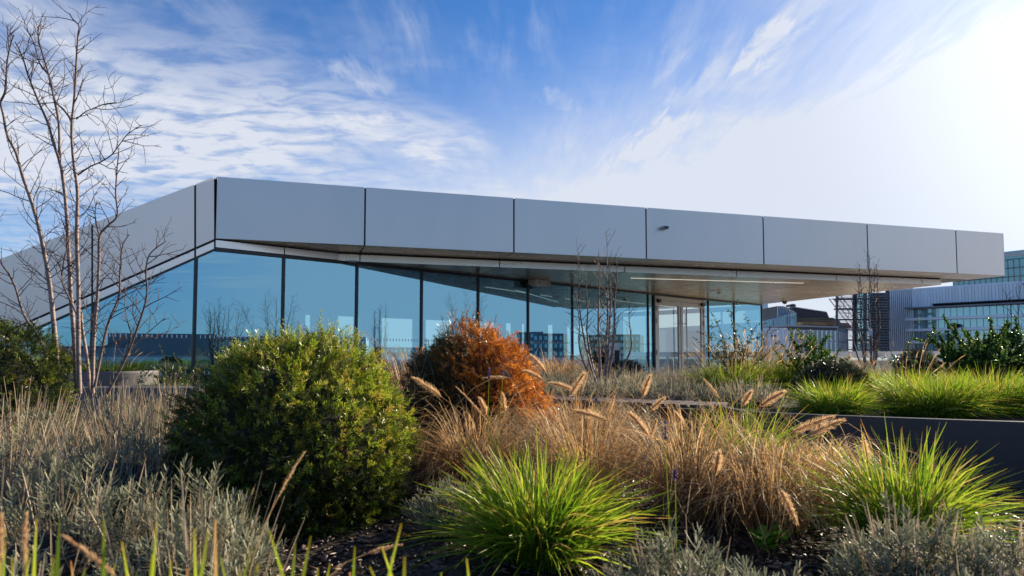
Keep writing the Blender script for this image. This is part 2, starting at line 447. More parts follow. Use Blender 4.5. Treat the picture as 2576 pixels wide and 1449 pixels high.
def bark_material():
    m, t, p, o = new_mat('birch_bark')
    tcn = t.nodes.new('ShaderNodeTexCoord'); mp = t.nodes.new('ShaderNodeMapping'); mp.inputs['Scale'].default_value = (1, 1, 7)
    t.links.new(tcn.outputs['Object'], mp.inputs[0])
    n = t.nodes.new('ShaderNodeTexNoise'); n.inputs['Scale'].default_value = 9; n.inputs['Detail'].default_value = 6; t.links.new(mp.outputs[0], n.inputs['Vector'])
    rp = t.nodes.new('ShaderNodeValToRGB'); t.links.new(n.outputs['Fac'], rp.inputs[0])
    e = rp.color_ramp.elements
    e[0].position = 0.32; e[0].color = (0.07, 0.045, 0.04, 1); e[1].position = 0.52; e[1].color = (0.27, 0.205, 0.185, 1)
    # thin young wood is dark red brown, darkened further as if backlit: attribute k
    a = t.nodes.new('ShaderNodeAttribute'); a.attribute_name = 'k'
    mx = t.nodes.new('ShaderNodeMix'); mx.data_type = 'RGBA'
    t.links.new(a.outputs['Fac'], mx.inputs[0]); t.links.new(rp.outputs[0], mx.inputs[6]); mx.inputs[7].default_value = (0.045, 0.022, 0.022, 1)
    t.links.new(mx.outputs[2], p.inputs['Base Color']); p.inputs['Roughness'].default_value = 0.6
    b = t.nodes.new('ShaderNodeBump'); b.inputs['Strength'].default_value = 0.3; b.inputs['Distance'].default_value = 0.004
    t.links.new(n.outputs['Fac'], b.inputs['Height']); t.links.new(b.outputs[0], p.inputs['Normal'])
    return m
MT['bark'] = bark_material()
MT['twig'] = mat('dark_twig', (0.06, 0.032, 0.034), 0.6)
MT['chip'] = leaf_mat('bark_chip', [(0.0, (0.012, 0.008, 0.006)), (0.45, (0.045, 0.024, 0.014)), (0.8, (0.11, 0.055, 0.03)), (1.0, (0.26, 0.17, 0.11))], None, 0.0, 0.42, 0.7)
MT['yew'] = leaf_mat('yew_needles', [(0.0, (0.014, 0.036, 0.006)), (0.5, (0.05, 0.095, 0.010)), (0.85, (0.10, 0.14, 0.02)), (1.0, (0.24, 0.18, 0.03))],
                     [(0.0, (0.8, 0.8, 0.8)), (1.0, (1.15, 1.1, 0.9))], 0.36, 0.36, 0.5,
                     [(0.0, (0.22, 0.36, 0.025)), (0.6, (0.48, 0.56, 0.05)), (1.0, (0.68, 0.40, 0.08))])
MT['rust'] = leaf_mat('browned_yew_needles', [(0.0, (0.022, 0.045, 0.014)), (0.6, (0.05, 0.065, 0.018)), (1.0, (0.14, 0.07, 0.03))],
                      None, 0.42, 0.36, 0.5,
                      [(0.0, (0.16, 0.06, 0.018)), (0.5, (0.54, 0.17, 0.02)), (1.0, (0.84, 0.35, 0.05))])
MT['darkyew'] = leaf_mat('dark_yew_needles', [(0.0, (0.010, 0.022, 0.008)), (0.7, (0.028, 0.045, 0.014)), (1.0, (0.07, 0.07, 0.02))],
                         None, 0.2, 0.3, 0.6, [(0.0, (0.08, 0.10, 0.02)), (1.0, (0.16, 0.12, 0.04))])  # darker needle colours for the small balls
MT['wood'] = mat('dark_woody_core', (0.014, 0.010, 0.008), 0.9, 0, 0.4, 30, 0.8, 60)
MT['core'] = mat('dark_shrub_core', (0.012, 0.014, 0.007), 0.9)
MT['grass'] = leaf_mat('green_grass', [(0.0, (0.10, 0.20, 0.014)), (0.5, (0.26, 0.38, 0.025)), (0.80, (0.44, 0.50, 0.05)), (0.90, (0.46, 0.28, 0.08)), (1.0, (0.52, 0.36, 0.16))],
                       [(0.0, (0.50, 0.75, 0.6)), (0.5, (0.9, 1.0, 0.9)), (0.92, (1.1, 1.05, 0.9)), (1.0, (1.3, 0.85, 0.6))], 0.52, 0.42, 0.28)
MT['duskgrass'] = leaf_mat('dark_sedge', [(0.0, (0.03, 0.07, 0.012)), (0.6, (0.07, 0.13, 0.02)), (1.0, (0.16, 0.17, 0.04))], None, 0.4, 0.45, 0.3)
MT['tan'] = leaf_mat('dry_grass', [(0.0, (0.13, 0.075, 0.035)), (0.5, (0.44, 0.28, 0.13)), (0.85, (0.68, 0.49, 0.27)), (1.0, (0.72, 0.36, 0.09))],
                     None, 0.5, 0.45, 0.3)
MT['plume'] = leaf_mat('seed_plume', [(0.0, (0.55, 0.34, 0.17)), (0.6, (0.78, 0.55, 0.31)), (1.0, (0.88, 0.70, 0.48))], None, 0.65, 0.5, 0.3)
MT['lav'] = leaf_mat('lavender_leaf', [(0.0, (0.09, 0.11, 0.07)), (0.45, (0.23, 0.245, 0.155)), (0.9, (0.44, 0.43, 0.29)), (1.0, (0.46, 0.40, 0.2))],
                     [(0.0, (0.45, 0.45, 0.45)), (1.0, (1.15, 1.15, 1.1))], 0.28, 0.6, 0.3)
MT['stalk'] = leaf_mat('dead_stalk', [(0.0, (0.20, 0.14, 0.095)), (0.6, (0.44, 0.335, 0.225)), (1.0, (0.62, 0.50, 0.35))], None, 0.30, 0.6, 0.3)
MT['purple'] = leaf_mat('lavender_flower', [(0.0, (0.09, 0.05, 0.13)), (1.0, (0.24, 0.16, 0.32))], None, 0.25, 0.6, 0.3)
MT['leaf'] = leaf_mat('shrub_leaf', [(0.0, (0.03, 0.075, 0.015)), (0.6, (0.07, 0.145, 0.025)), (1.0, (0.16, 0.24, 0.04))], None, 0.4, 0.4, 0.4,
                      [(0.0, (0.03, 0.04, 0.015)), (1.0, (0.09, 0.09, 0.03))])
MT['herb'] = leaf_mat('bright_leaf', [(0.0, (0.07, 0.22, 0.02)), (1.0, (0.22, 0.42, 0.04))], None, 0.5, 0.4, 0.5)

# ------------------------------------------------------------------ ground
SOIL = 0.20
BED = 0.52
def soil_h(x, y):
    return SOIL + 0.02 * np.sin(3.1 * x + 1.3) * np.cos(2.3 * y) + 0.014 * np.sin(7.7 * x) * np.sin(6.1 * y + 2) + 0.05 * np.clip((-x - 0.8) / 2, 0, 1)
WALLP = [np.array(p) for p in ((6.2, 2.75), (4.6, 3.35), (3.05, 4.02), (2.4, 4.32), (1.79, 4.66), (1.62, 4.95), (1.62, 5.45))]
WALL_TOP = 0.595
def sheet(name, pts, z, m, kind='structure', label=None, cat=None):
    b = MB(); b.v = [(p[0], p[1], z) for p in pts]; b.f = [tuple(range(len(pts)))]
    o = b.build(name, m)
    return set_props(o, label, cat, None, kind)
sheet('ground', [(-3000, -3000), (3000, -3000), (3000, 3000), (-3000, 3000)], -22.0, MT['city'])
b = MB().abox(-30, 28, -14, 30, -0.5, 0.0)
set_props(b.build('terrace', MT['terrace']), kind='structure')
# foreground bed: fine grid of mulch, ending at the planter and bench
gx = np.linspace(-6.5, 3.4, 130); gy = np.linspace(-0.6, 6.6, 100)
GX, GY = np.meshgrid(gx, gy, indexing='ij')
GZ = soil_h(GX, GY) + rng.normal(0, 0.006, GX.shape)
vv = np.stack([GX, GY, GZ], -1).reshape(-1, 3)
ii = np.arange(130 - 1)[:, None] * 100 + np.arange(99)[None, :]
ff = np.stack([ii, ii + 100, ii + 101, ii + 1], -1).reshape(-1)
me = raw_mesh('mulch_bed', vv, ff, 4)
set_props(link('mulch_bed', me, MT['soil']), kind='structure')
# raised back bed
bp = [(6.15, 2.85), (4.6, 3.42), (3.08, 4.09), (2.43, 4.39), (1.82, 4.74), (1.68, 4.99), (1.66, 5.6), (0.1, 6.45), (-3.9, 7.0), (-3.9, 9.0), (0.3, 12.6), (4.2, 15.6), (9.5, 19.0), (14, 17), (14, 3)]
b = MB().poly_prism([(p[0], p[1], 0.0) for p in bp], (0, 0, BED))
set_props(b.build('raised_bed_soil', MT['soil']), kind='structure')

# ------------------------------------------------------------------ pavilion
A0 = aty(544, 444, 11.577); A0[2] = 0
zt = 4.08; zb1 = 2.997
B0 = atz(2524, 587, zt); B0[2] = 0
fd = unit(B0 - A0); fn = np.array([fd[1], -fd[0], 0.0])      # fn points to the camera side
fb = -fn                                                    # towards the back
gaz = R(47.3)
gd = np.array([math.sin(gaz), math.cos(gaz), 0.0]); gn = np.array([gd[1], -gd[0], 0.0])
UP = np.array([0, 0, 1.0])
def fp(s, back, z): return A0 + fd * s + fb * back + UP * z
def gp(s, off, z): return A0 + gd * s + gn * off + UP * z      # off >0 toward the camera
FL = np.linalg.norm(B0 - A0)
def fst(u):                                                  # station on the facade of a picture column
    P_ = A0 * np.array([1, 1, 0]); d_ = ray(u, 891); t_ = np.dot(P_ - O, gn) / np.dot(d_, gn)
    return float(np.dot(O + d_ * t_ - P_, gd))
def head(s):                                                 # top of the glazing along the facade
    return 2.83
bld = thing('pavilion', 'low grey metal and glass rooftop pavilion with a long overhanging canopy', 'building', tuple(A0))
jo = [0.0, 2.54, 5.42, 8.33, 11.25, 14.16, 16.92, FL]
g = 0.016
lab_done = False
# fascia panels
for i in range(len(jo) - 1):
    a, c = jo[i] + g, jo[i + 1] - (g if i < len(jo) - 2 else 0)
    MB().poly_prism([fp(a, 0, zb1), fp(c, 0, zb1), fp(c, 0, zt), fp(a, 0, zt)], fb * 0.02).build('fascia_panel', MT['panel'], bld, bevel=0.003)
MB().poly_prism([fp(0.0, 0.022, zb1 + 0.01), fp(FL - 0.03, 0.022, zb1 + 0.01), fp(FL - 0.03, 0.022, zt - 0.01), fp(0.0, 0.022, zt - 0.01)], fb * 0.08).build('fascia_frame', MT['gap'], bld)
MB().box(A0 + UP * 3.45 - gn * 0.06 + fb * 0.03, gd * 0.05, gn * 0.03, UP * 0.60).build('corner_post', MT['gap'], bld)
# canopy end panel and roof
endd = unit(atz(2424, 707, zb1) - atz(2528, 694.5, zb1)); endd[2] = 0; endd = unit(endd)
EN = fp(FL, 0, 0)
far = EN + endd * 9.2
MB().poly_prism([EN + UP * (zb1), far + UP * (zb1), far + UP * zt, EN + UP * zt], -fd * 0.02).build('end_panel', MT['panel'], bld)
roofpts = [fp(0.02, 0.12, 0), fp(FL - 0.05, 0.12, 0), far - fd * 0.05, A0 + gd * 20 - gn * 9, A0 - gd * 0.0 - gn * 9]
MB().poly_prism([p + UP * (zt - 0.12) for p in roofpts], UP * 0.06).build('roof_deck', MT['roof'], bld)
# first soffit (between the fascia and the recessed strip)
SB = 1.0                                     # set back of the strip
def line_hit(s0):                            # facade station where the strip line (fascia line moved back) meets the glass
    return s0 / math.sin(math.acos(np.dot(fd, gd)))
sj = line_hit(SB)
JS = gp(sj, 0.0, 0)
s_on_f = np.dot(JS - A0, fd)
def soff1(a, c):
    """soffit polygon between fascia stations a and c, back to strip or glass line"""
    pts = [fp(a, 0.021, zb1), fp(c, 0.021, zb1)]
    def back(s):
        if s >= s_on_f: return fp(s, SB - 0.02, zb1)
        return fp(s, max(0.022, s / s_on_f * SB - 0.02), zb1)
    pts.append(back(c))
    if a < s_on_f < c: pts.append(back(s_on_f))
    pts.append(back(a))
    return pts
for i in range(len(jo) - 1):
    a, c = max(jo[i], 0.08) + 0.011, jo[i + 1] - 0.011
    MB().poly_prism(soff1(a, c), UP * 0.015).build('soffit_panel', MT['soffit'], bld)
MB().poly_prism([p + UP * 0.018 for p in soff1(0.08, FL - 0.01)], UP * 0.05).build('soffit_frame', MT['gap'], bld)
# strip: along the glass up to JS then parallel to the fascia
ztop_s = zb1 - 0.03; zb2 = 2.83
zj = 0.010
for a, c in ((0.0, fst(709)), (fst(709), sj)):
    MB().poly_prism([gp(a + zj, 0.03, zb2 + 0.012), gp(c - zj, 0.03, zb2 + 0.012), gp(c - zj, 0.03, ztop_s - 0.0), gp(a + zj, 0.03, ztop_s)], -gn * 0.02).build('strip_panel', MT['strip'], bld, bevel=0.002)
ssj = [s_on_f] + [j for j in jo[1:-1] if j > s_on_f + 0.1] + [FL - 0.95]
for a, c in zip(ssj[:-1], ssj[1:]):
    MB().poly_prism([fp(a + zj, SB, zb2), fp(c - zj, SB, zb2), fp(c - zj, SB, ztop_s), fp(a + zj, SB, ztop_s)], fb * 0.02).build('strip_panel', MT['strip'], bld, bevel=0.002)
MB().poly_prism([fp(s_on_f, SB + 0.022, zb2 + 0.01), fp(FL - 0.98, SB + 0.022, zb2 + 0.01), fp(FL - 0.98, SB + 0.022, zb1 + 0.02), fp(s_on_f, SB + 0.022, zb1 + 0.02)], fb * 0.06).build('strip_frame', MT['gap'], bld)
MB().poly_prism([gp(-0.02, 0.008, zb2 - 0.02), gp(sj, 0.008, zb2 - 0.02), gp(sj, 0.008, zb1 - 0.001), gp(-0.02, 0.008, zb1 - 0.001)], -gn * 0.06).build('strip_frame', MT['gap'], bld)
# second soffit, slightly falling toward the back, in panels
def s2z(p):
    d = np.dot(p - A0, fb)
    return zb2
GL = fst(1918)                                   # length of the glazed front
EC = EN + endd * 1.02 - fd * 0.42
CE = atz(1918, 770, 2.83); CE[2] = 0
end2 = unit(CE * 1.0 - EC * np.array([1, 1, 0])); end2[2] = 0; end2 = unit(end2)
ECb = fp(FL - 0.95, SB, 0)
def clip_poly(poly, p0, nrm):
    """keep the side where dot(p-p0,nrm) >= 0"""
    out = []
    n = len(poly)
    for i in range(n):
        a, c = poly[i], poly[(i + 1) % n]
        da, dc = np.dot(a - p0, nrm), np.dot(c - p0, nrm)
        if da >= 0: out.append(a)
        if (da >= 0) != (dc >= 0):
            out.append(a + (c - a) * (da / (da - dc)))
    return out
def soffit2(a, c, b0, b1):
    poly = [fp(a, b0, 0), fp(c, b0, 0), fp(c, b1, 0), fp(a, b1, 0)]
    poly = clip_poly(poly, gp(0, -0.02, 0), gn)               # in front of the glass
    e_n = np.array([-end2[1], end2[0], 0.0])
    if np.dot(fp(5, 3, 0) - ECb, e_n) < 0: e_n = -e_n
    if len(poly) > 2: poly = clip_poly(poly, ECb, e_n)
    if len(poly) > 2: poly = clip_poly(poly, gp(GL + 2.2, 0, 0), -gd)
    return poly
rows = [SB + 0.021, 2.15, 4.0, 5.85, 7.7, 9.6]
MAT2 = []
for i in range(len(jo) - 1):
    for r0, r1 in zip(rows[:-1], rows[1:]):
        pl = soffit2(jo[i] + 0.010, jo[i + 1] - 0.010, r0 + (0.007 if r0 > 2 else 0), r1 - 0.007)
        if len(pl) < 3: continue
        ar = 0.5 * abs(sum(np.cross(pl[k] - pl[0], pl[(k + 1) % len(pl)] - pl[0])[2] for k in range(len(pl))))
        if ar < 0.01: continue
        pl = [p + UP * s2z(p) for p in pl]
        MB().poly_prism(pl, UP * 0.015).build('soffit_panel', MT['soffit'], bld)
pl = soffit2(-1, FL, SB + 0.03, 9.6)
MB().poly_prism([p + UP * (s2z(p) + 0.02) for p in pl], UP * 0.10).build('soffit_frame', MT['gap'], bld)
# small return lip on the end of the lower step
lipa, lipb = ECb, ECb + end2 * 8.6
MB().poly_prism([lipa + UP * (zb2), lipb + UP * (s2z(lipb)), lipb + UP * zb1, lipa + UP * zb1], -fd * 0.02 + fb * 0.0).build('strip_end', MT['strip'], bld)

# left part: sloping fascia in the plane of the glass
def gl(u, v, off=0.03):
    return onplane(u, v, A0 + gn * off, gn)
def lerp_line(p, q, x): return p[1] + (q[1] - p[1]) * (x - p[0]) / (q[0] - p[0])
T0, T1 = (541, 444), (0, 652)
Bt0, Bt1 = (541, 600.5), (58, 813.5)
S0, S1 = (541, 606.5), (58, 819)
E0, E1 = (541, 625), (86.8, 826)
def seg_poly(x0, x1, top, bot):
    return [gl(x0, lerp_line(*top, x0)), gl(x1, lerp_line(*top, x1)), gl(x1, lerp_line(*bot, x1)), gl(x0, lerp_line(*bot, x0))]
jx = [538.5, 491, 232, -96, -560]
for i in range(4):
    x1, x0 = jx[i] - (0 if i == 0 else 2.4), jx[i + 1] + 2.4
    MB().poly_prism(seg_poly(x0, x1, (T0, T1), (Bt0, Bt1)), -gn * 0.02).build('fascia_panel', MT['panel'], bld, bevel=0.003)
    MB().poly_prism(seg_poly(x0, x1, (S0, S1), ((541, 624.5), (86.8, 825.5))), -gn * 0.02).build('strip_panel', MT['strip'], bld, bevel=0.002)
MB().poly_prism([p - gn * 0.022 for p in seg_poly(-555, 541.5, ((541, 446), (0, 654)), (E0, E1))], -gn * 0.08).build('fascia_frame', MT['gap'], bld)
MB().poly_prism([p - gn * 0.008 for p in seg_poly(-555, 541.5, ((541, 623.5), (86.8, 824.5)), ((541, 631), (86.8, 833)))], -gn * 0.09).build('head_frame', MT['frame'], bld)
# roof slope behind the left fascia
lp = seg_poly(-555, 541, ((541, 449), (0, 657)), ((541, 452), (0, 660)))
MB().poly_prism([lp[0] - gn * 0.1, lp[1] - gn * 0.1, lp[1] - gn * 9, lp[0] - gn * 9], -UP * 0.05).build('roof_deck', MT['roof'], bld)

# mullions and panes
ms = [-4.9, -3.32] + [fst(u_) for u_ in (230, 487, 709, 895, 1059, 1202, 1328, 1440, 1547, 1631)]
ms_r = [fst(1783), fst(1848), GL]
D0, D1 = fst(1645), fst(1770)
zf = 0.02
def topline(s):
    if s < 0:
        # height of the left head at this station
        a = gl(541, 628); c = gl(100, lerp_line((541, 628), (86.8, 830), 100))
        sa, sc_ = np.dot(a - A0, gd), np.dot(c - A0, gd)
        return a[2] + (c[2] - a[2]) * (s - sa) / (sc_ - sa)
    return head(s) - 0.06
def pane(s0, s1, name='glass_pane', m=None):
    pts = [gp(s0, 0, zf), gp(s1, 0, zf)]
    if s0 < 0 < s1:
        tp = [gp(s1, 0, head(s1) - 0.04), gp(0, 0, head(0) - 0.04), gp(s0, 0, topline(s0))]
    else:
        tp = [gp(s1, 0, topline(s1) if s1 <= 0 else head(s1) - 0.04), gp(s0, 0, topline(s0) if s0 < 0 else head(s0) - 0.04)]
    b = MB(); b.v = [tuple(p) for p in pts + tp]; b.f = [tuple(range(len(b.v)))]
    return b.build(name, m or MT['glass'], bld)
st = ms + [11.99]
for a, c in zip(ms[:-1], ms[1:]): pane(a + 0.02, c - 0.02)
pane(ms[-1] + 0.02, D0 - 0.03)
for a, c in ((D1 + 0.03, ms_r[0] - 0.02), (ms_r[0] + 0.02, ms_r[1] - 0.02), (ms_r[1] + 0.02, GL - 0.02)): pane(a, c)
for s in ms + [D0 - 0.025, D1 + 0.025] + ms_r:
    if s < -3.5: continue
    zt_ = topline(s) + 0.02 if s < 0 else head(s)
    w = 0.024 if s < 9 else 0.020
    MB().poly_prism([gp(s - w, 0.03, 0), gp(s + w, 0.03, 0), gp(s + w, 0.03, zt_), gp(s - w, 0.03, zt_)], -gn * 0.10).build('mullion', MT['frame'], bld)
MB().poly_prism([gp(0.0, 0.035, head(0) - 0.055), gp(GL, 0.035, head(GL) - 0.055), gp(GL, 0.035, head(GL) + 0.006), gp(0.0, 0.035, head(0) + 0.006)], -gn * 0.07).build('head_frame', MT['frame'], bld)
MB().poly_prism([gp(-3.4, 0.035, 0), gp(D0 - 0.05, 0.035, 0), gp(D0 - 0.05, 0.035, 0.09), gp(-3.4, 0.035, 0.09)], -gn * 0.07).build('sill_frame', MT['frame'], bld)
MB().poly_prism([gp(D1 + 0.05, 0.035, 0), gp(GL, 0.035, 0), gp(GL, 0.035, 0.09), gp(D1 + 0.05, 0.035, 0.09)], -gn * 0.07).build('sill_frame', MT['frame'], bld)
# rows of manifestation dashes on the glass
b = MB()
for z0, hh in ((1.27, 0.05), (0.66, 0.05)):
    s = -1.7
    while s < GL - 0.1:
        if min(abs(s - q) for q in ms + ms_r) > 0.06 and not (D0 - 0.1 < s < D1 + 0.1):
            c = gp(s, 0.004, z0); b.v += [tuple(c), tuple(c + gd * 0.016), tuple(c + gd * 0.016 + UP * hh), tuple(c + UP * hh)]
            k = len(b.v); b.f.append((k - 4, k - 3, k - 2, k - 1))
        s += 0.075
set_props(b.build('glass_marking_dashes', MT['whitepanel'], bld), kind='stuff')
# the right end wall of glass (returns away from the corner)
ed = unit(gp(GL, 0, 0) * 0 + (-gn))
def ep(s, z): return gp(GL, 0, 0) + ed * s + UP * z
for a, c in ((0.03, 1.6), (1.64, 3.2), (3.24, 4.8), (4.84, 6.4)):
    b = MB(); b.v = [tuple(ep(a, 0.02)), tuple(ep(c, 0.02)), tuple(ep(c, 2.63)), tuple(ep(a, 2.63))]; b.f = [(0, 1, 2, 3)]
    b.build('glass_pane', MT['railglass'], bld)
    MB().box(ep(c + 0.02, 1.33), ed * 0.02, gd * 0.04, UP * 1.31).build('mullion', MT['frame'], bld)
MB().box(ep(3.2, 2.72), ed * 3.2, gd * 0.05, UP * 0.09).build('head_frame', MT['frame'], bld)

# interior
def ip(s, d, z): return gp(s, -d, z)
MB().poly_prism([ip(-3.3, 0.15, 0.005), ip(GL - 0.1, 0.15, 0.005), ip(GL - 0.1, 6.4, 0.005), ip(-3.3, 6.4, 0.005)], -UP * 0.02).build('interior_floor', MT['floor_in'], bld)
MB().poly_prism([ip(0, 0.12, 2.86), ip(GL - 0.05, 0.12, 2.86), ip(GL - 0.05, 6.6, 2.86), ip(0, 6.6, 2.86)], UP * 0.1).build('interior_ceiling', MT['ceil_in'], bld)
for k in range(14):
    s = 0.5 + k * 0.62
    z0 = 2.845
    MB().box(ip(s, 3.3, 2.78), gd * 0.09, gn * 3.0, UP * 0.055).build('ceiling_beam', MT['beam'], bld)
for k in range(9):
    s = 9.6 + k * 0.92
    MB().box(ip(s, 3.3, 2.75), gd * 0.05, gn * 3.0, UP * 0.04).build('ceiling_beam', MT['beam'], bld)
# rear wall with tall openings that show the bright sky
ops = [(4.4, 5.0), (5.8, 6.6), (7.3, 8.6), (9.0, 10.2), (10.6, 12.2), (12.6, 13.0), (13.4, 13.7), (14.2, 15.4), (15.9, 17.4)]
prev = -1.4
ztopo = 2.15
for a, c in ops:
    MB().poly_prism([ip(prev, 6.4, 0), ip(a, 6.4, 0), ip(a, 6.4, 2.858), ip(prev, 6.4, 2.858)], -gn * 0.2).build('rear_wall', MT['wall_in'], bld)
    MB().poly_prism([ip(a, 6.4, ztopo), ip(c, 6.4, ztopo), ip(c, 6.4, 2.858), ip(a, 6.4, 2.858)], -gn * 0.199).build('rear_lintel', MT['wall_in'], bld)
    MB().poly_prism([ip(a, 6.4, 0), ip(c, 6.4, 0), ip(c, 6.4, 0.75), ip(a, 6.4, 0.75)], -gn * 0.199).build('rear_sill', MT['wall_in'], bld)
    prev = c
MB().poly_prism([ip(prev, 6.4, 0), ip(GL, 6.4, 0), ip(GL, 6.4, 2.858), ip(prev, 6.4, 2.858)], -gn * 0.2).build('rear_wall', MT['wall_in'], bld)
for s, d in ((8.4, 0.7), (10.0, 1.3), (4.0, 5.2), (12.6, 4.5), (-1.0, 1.6)):
    MB().box(ip(s, d, 1.4 if s > 0 else 0.7), gd * 0.13, gn * 0.13, UP * (1.4 if s > 0 else 0.7)).build('column', MT['darkclad'], bld, bevel=0.01)
for s0, d0, s1, d1 in ((7.0, 1.0, 12.5, 2.4), (12.8, 1.5, 17.2, 2.0)):
    p, q = ip(s0, d0, 2.70), ip(s1, d1, 2.70)
    MB().box((p + q) / 2, (q - p) / 2, np.cross(unit(q - p), UP) * 0.014, UP * 0.012).build('ceiling_light', MT['inlight'], bld)
# diagonal stair stringer at the left
MB().tube([ip(-1.4, 1.2, 0.0), ip(-0.5, 1.2, 0.95)], 0.05, 4).build('stair_stringer', MT['frame'], bld)

# double door
dr = MB()
zd = head(13) - 0.075
DF = 0.07
for a, c, z0, z1 in ((D0, D0 + 0.07, 0, zd), (D1 - 0.07, D1, 0, zd), (D0 + 0.07, D1 - 0.07, zd - 0.12, zd)):
    dr.poly_prism([gp(a, DF, z0), gp(c, DF, z0), gp(c, DF, z1), gp(a, DF, z1)], -gn * 0.12)
door = dr.build('door', MT['doorframe'], bld, bevel=0.004)
mid = (D0 + D1) / 2
def dpart(name, b, m, bevel=0): 
    return b.build(name, m, door, bevel=bevel)
door_loc = door.location.copy()
zl = zd - 0.13
for a, c in ((D0 + 0.078, mid - 0.006), (mid + 0.006, D1 - 0.078)):
    fw = 0.12
    b = MB()
    for a_, c_, z0, z1 in ((a, a + fw, 0.02, zl), (c - fw, c, 0.02, zl), (a + fw, c - fw, zl - 0.13, zl), (a + fw, c - fw, 0.02, 0.16)):
        b.poly_prism([gp(a_, DF - 0.012, z0), gp(c_, DF - 0.012, z0), gp(c_, DF - 0.012, z1), gp(a_, DF - 0.012, z1)], -gn * 0.055)
    me_o = b.build('door_leaf', MT['doorframe'], None, bevel=0.004)
    me_o.parent = door; me_o.location = (0, 0, 0)
    b = MB(); b.v = [tuple(gp(a + fw, 0.03, 0.16)), tuple(gp(c - fw, 0.03, 0.16)), tuple(gp(c - fw, 0.03, zl - 0.13)), tuple(gp(a + fw, 0.03, zl - 0.13))]; b.f = [(0, 1, 2, 3)]
    q = b.build('door_pane', MT['doorglass'], None); q.parent = door
for sgn in (-1, 1):
    hx = mid + sgn * 0.16
    b = MB().tube([gp(hx, DF + 0.09, 0.22), gp(hx, DF + 0.09, zl - 0.16)], 0.016, 8)
    for z in (0.35, 1.02, 1.95):
        b.tube([gp(mid + sgn * 0.06, DF - 0.01, z), gp(hx, DF + 0.09, z)], 0.011, 6)
    q = b.build('pull_handle', MT['steel'], None); q.parent = door
    ex = D0 + 0.06 if sgn < 0 else D1 - 0.06
    for z in (0.3, 1.05, 2.0, 2.38):
        q = MB().box(gp(ex, DF + 0.012, z), gd * 0.024, gn * 0.016, UP * 0.07).build('hinge', MT['doorframe'], None, bevel=0.004); q.parent = door
    q = MB().box(gp(ex - sgn * 0.1, DF + 0.03, zl - 0.02), gd * 0.07, gn * 0.035, UP * 0.055).build('door_closer', MT['black'], None, bevel=0.006); q.parent = door
for q in door.children:                       # parts carry world coordinates: undo the parents' offset
    q.location = -(bld.location + door.location)

# fixtures on the canopy
def fixture(name, label, cat, b, m, bevel=0):
    return set_props(b.build(name, m, bevel=bevel), label, cat)
p = atz(1587, 703.5, 2.79); q = atz(2021, 718.0, 2.77)
zz = lambda r: np.array([r[0], r[1], s2z(np.array([r[0], r[1], 0])) - 0.006])
p = zz(p); q = zz(q); dd = unit(q - p)
fixture('light_strip', 'long thin lit light line recessed in the canopy soffit', 'light', MB().box((p + q) / 2, (q - p) / 2, np.cross(dd, UP) * 0.007, UP * 0.004), MT['light'])
c = fp(8.33 + 0.40, -0.07, zt - 0.42)
cc_ = thing('security_camera', 'small boxy grey camera fixed on the fascia panel, second panel joint from the roof end', 'camera', tuple(c))
cc_['label'] = 'small boxy grey camera mounted on the front of the fascia panel'
MB().box(c + fb * 0.0, fd * 0.06, fn * 0.07, UP * 0.028).build('camera_body', MT['steel'], cc_, bevel=0.006)
MB().box(c + fn * 0.0715 + fd * 0.0, fd * 0.045, fn * 0.004, UP * 0.018).build('lens_window', MT['black'], cc_)
# floodlight box under the soffit
c = onplane(1357, 711, fp(0, 0, 0) + fb * 2.2, fn)
c = atz(1357, 704, s2z(np.array([0, 0, 0]) + atz(1357, 704, 2.8) * np.array([1, 1, 0]))); 
lp_ = thing('soffit_floodlight', 'beige box floodlight hanging under the soffit above the glazing', 'light', tuple(c))
MB().box(c - UP * 0.075, gd * 0.27, gn * 0.12, UP * 0.07).build('housing', MT['beige'], lp_, bevel=0.01)
MB().box(c - UP * 0.16, gd * 0.20, gn * 0.09, UP * 0.012).build('lens', MT['whitepanel'], lp_, bevel=0.004)
for k in (-0.12, 0.2):
    MB().box(c - UP * 0.085 + gd * k + gn * 0.124, gd * 0.012, gn * 0.006, UP * 0.03).build('clip', MT['steel'], lp_)
# downlight
c = atz(886, 656, s2z(atz(886, 656, 2.83) * np.array([1, 1, 0])))
b = MB().tube([c - UP * 0.02, c + UP * 0.004], [0.10, 0.105], 20)
fixture('downlight', 'round white downlight under the soffit near the pointed start of the canopy', 'light', b, MT['whitepanel'])
# sensor
c = zz(atz(1800, 737, 2.76))
s_ = thing('motion_sensor', 'small white motion sensor under the soffit above the double door', 'sensor', tuple(c))
MB().tube([c - UP * 0.004, c + UP * 0.003], 0.16, 18).build('cover_plate', MT['beige'], s_)
MB().box(c - UP * 0.05 + gd * 0.2, gd * 0.05, gn * 0.04, UP * 0.04).build('sensor_body', MT['white'], s_, bevel=0.01)
# dome camera
c = zz(atz(1974, 762, 2.72))
s_ = thing('dome_camera', 'small dark dome camera under the far corner of the canopy', 'camera', tuple(c))
MB().tube([c + UP * 0.005, c - UP * 0.05], [0.10, 0.10], 16).build('mounting_ring', MT['white'], s_)
MB().tube([c - UP * 0.05, c - UP * 0.10, c - UP * 0.135, c - UP * 0.15], [0.085, 0.075, 0.045, 0.01], 16).build('dome', MT['black'], s_, smooth=True)

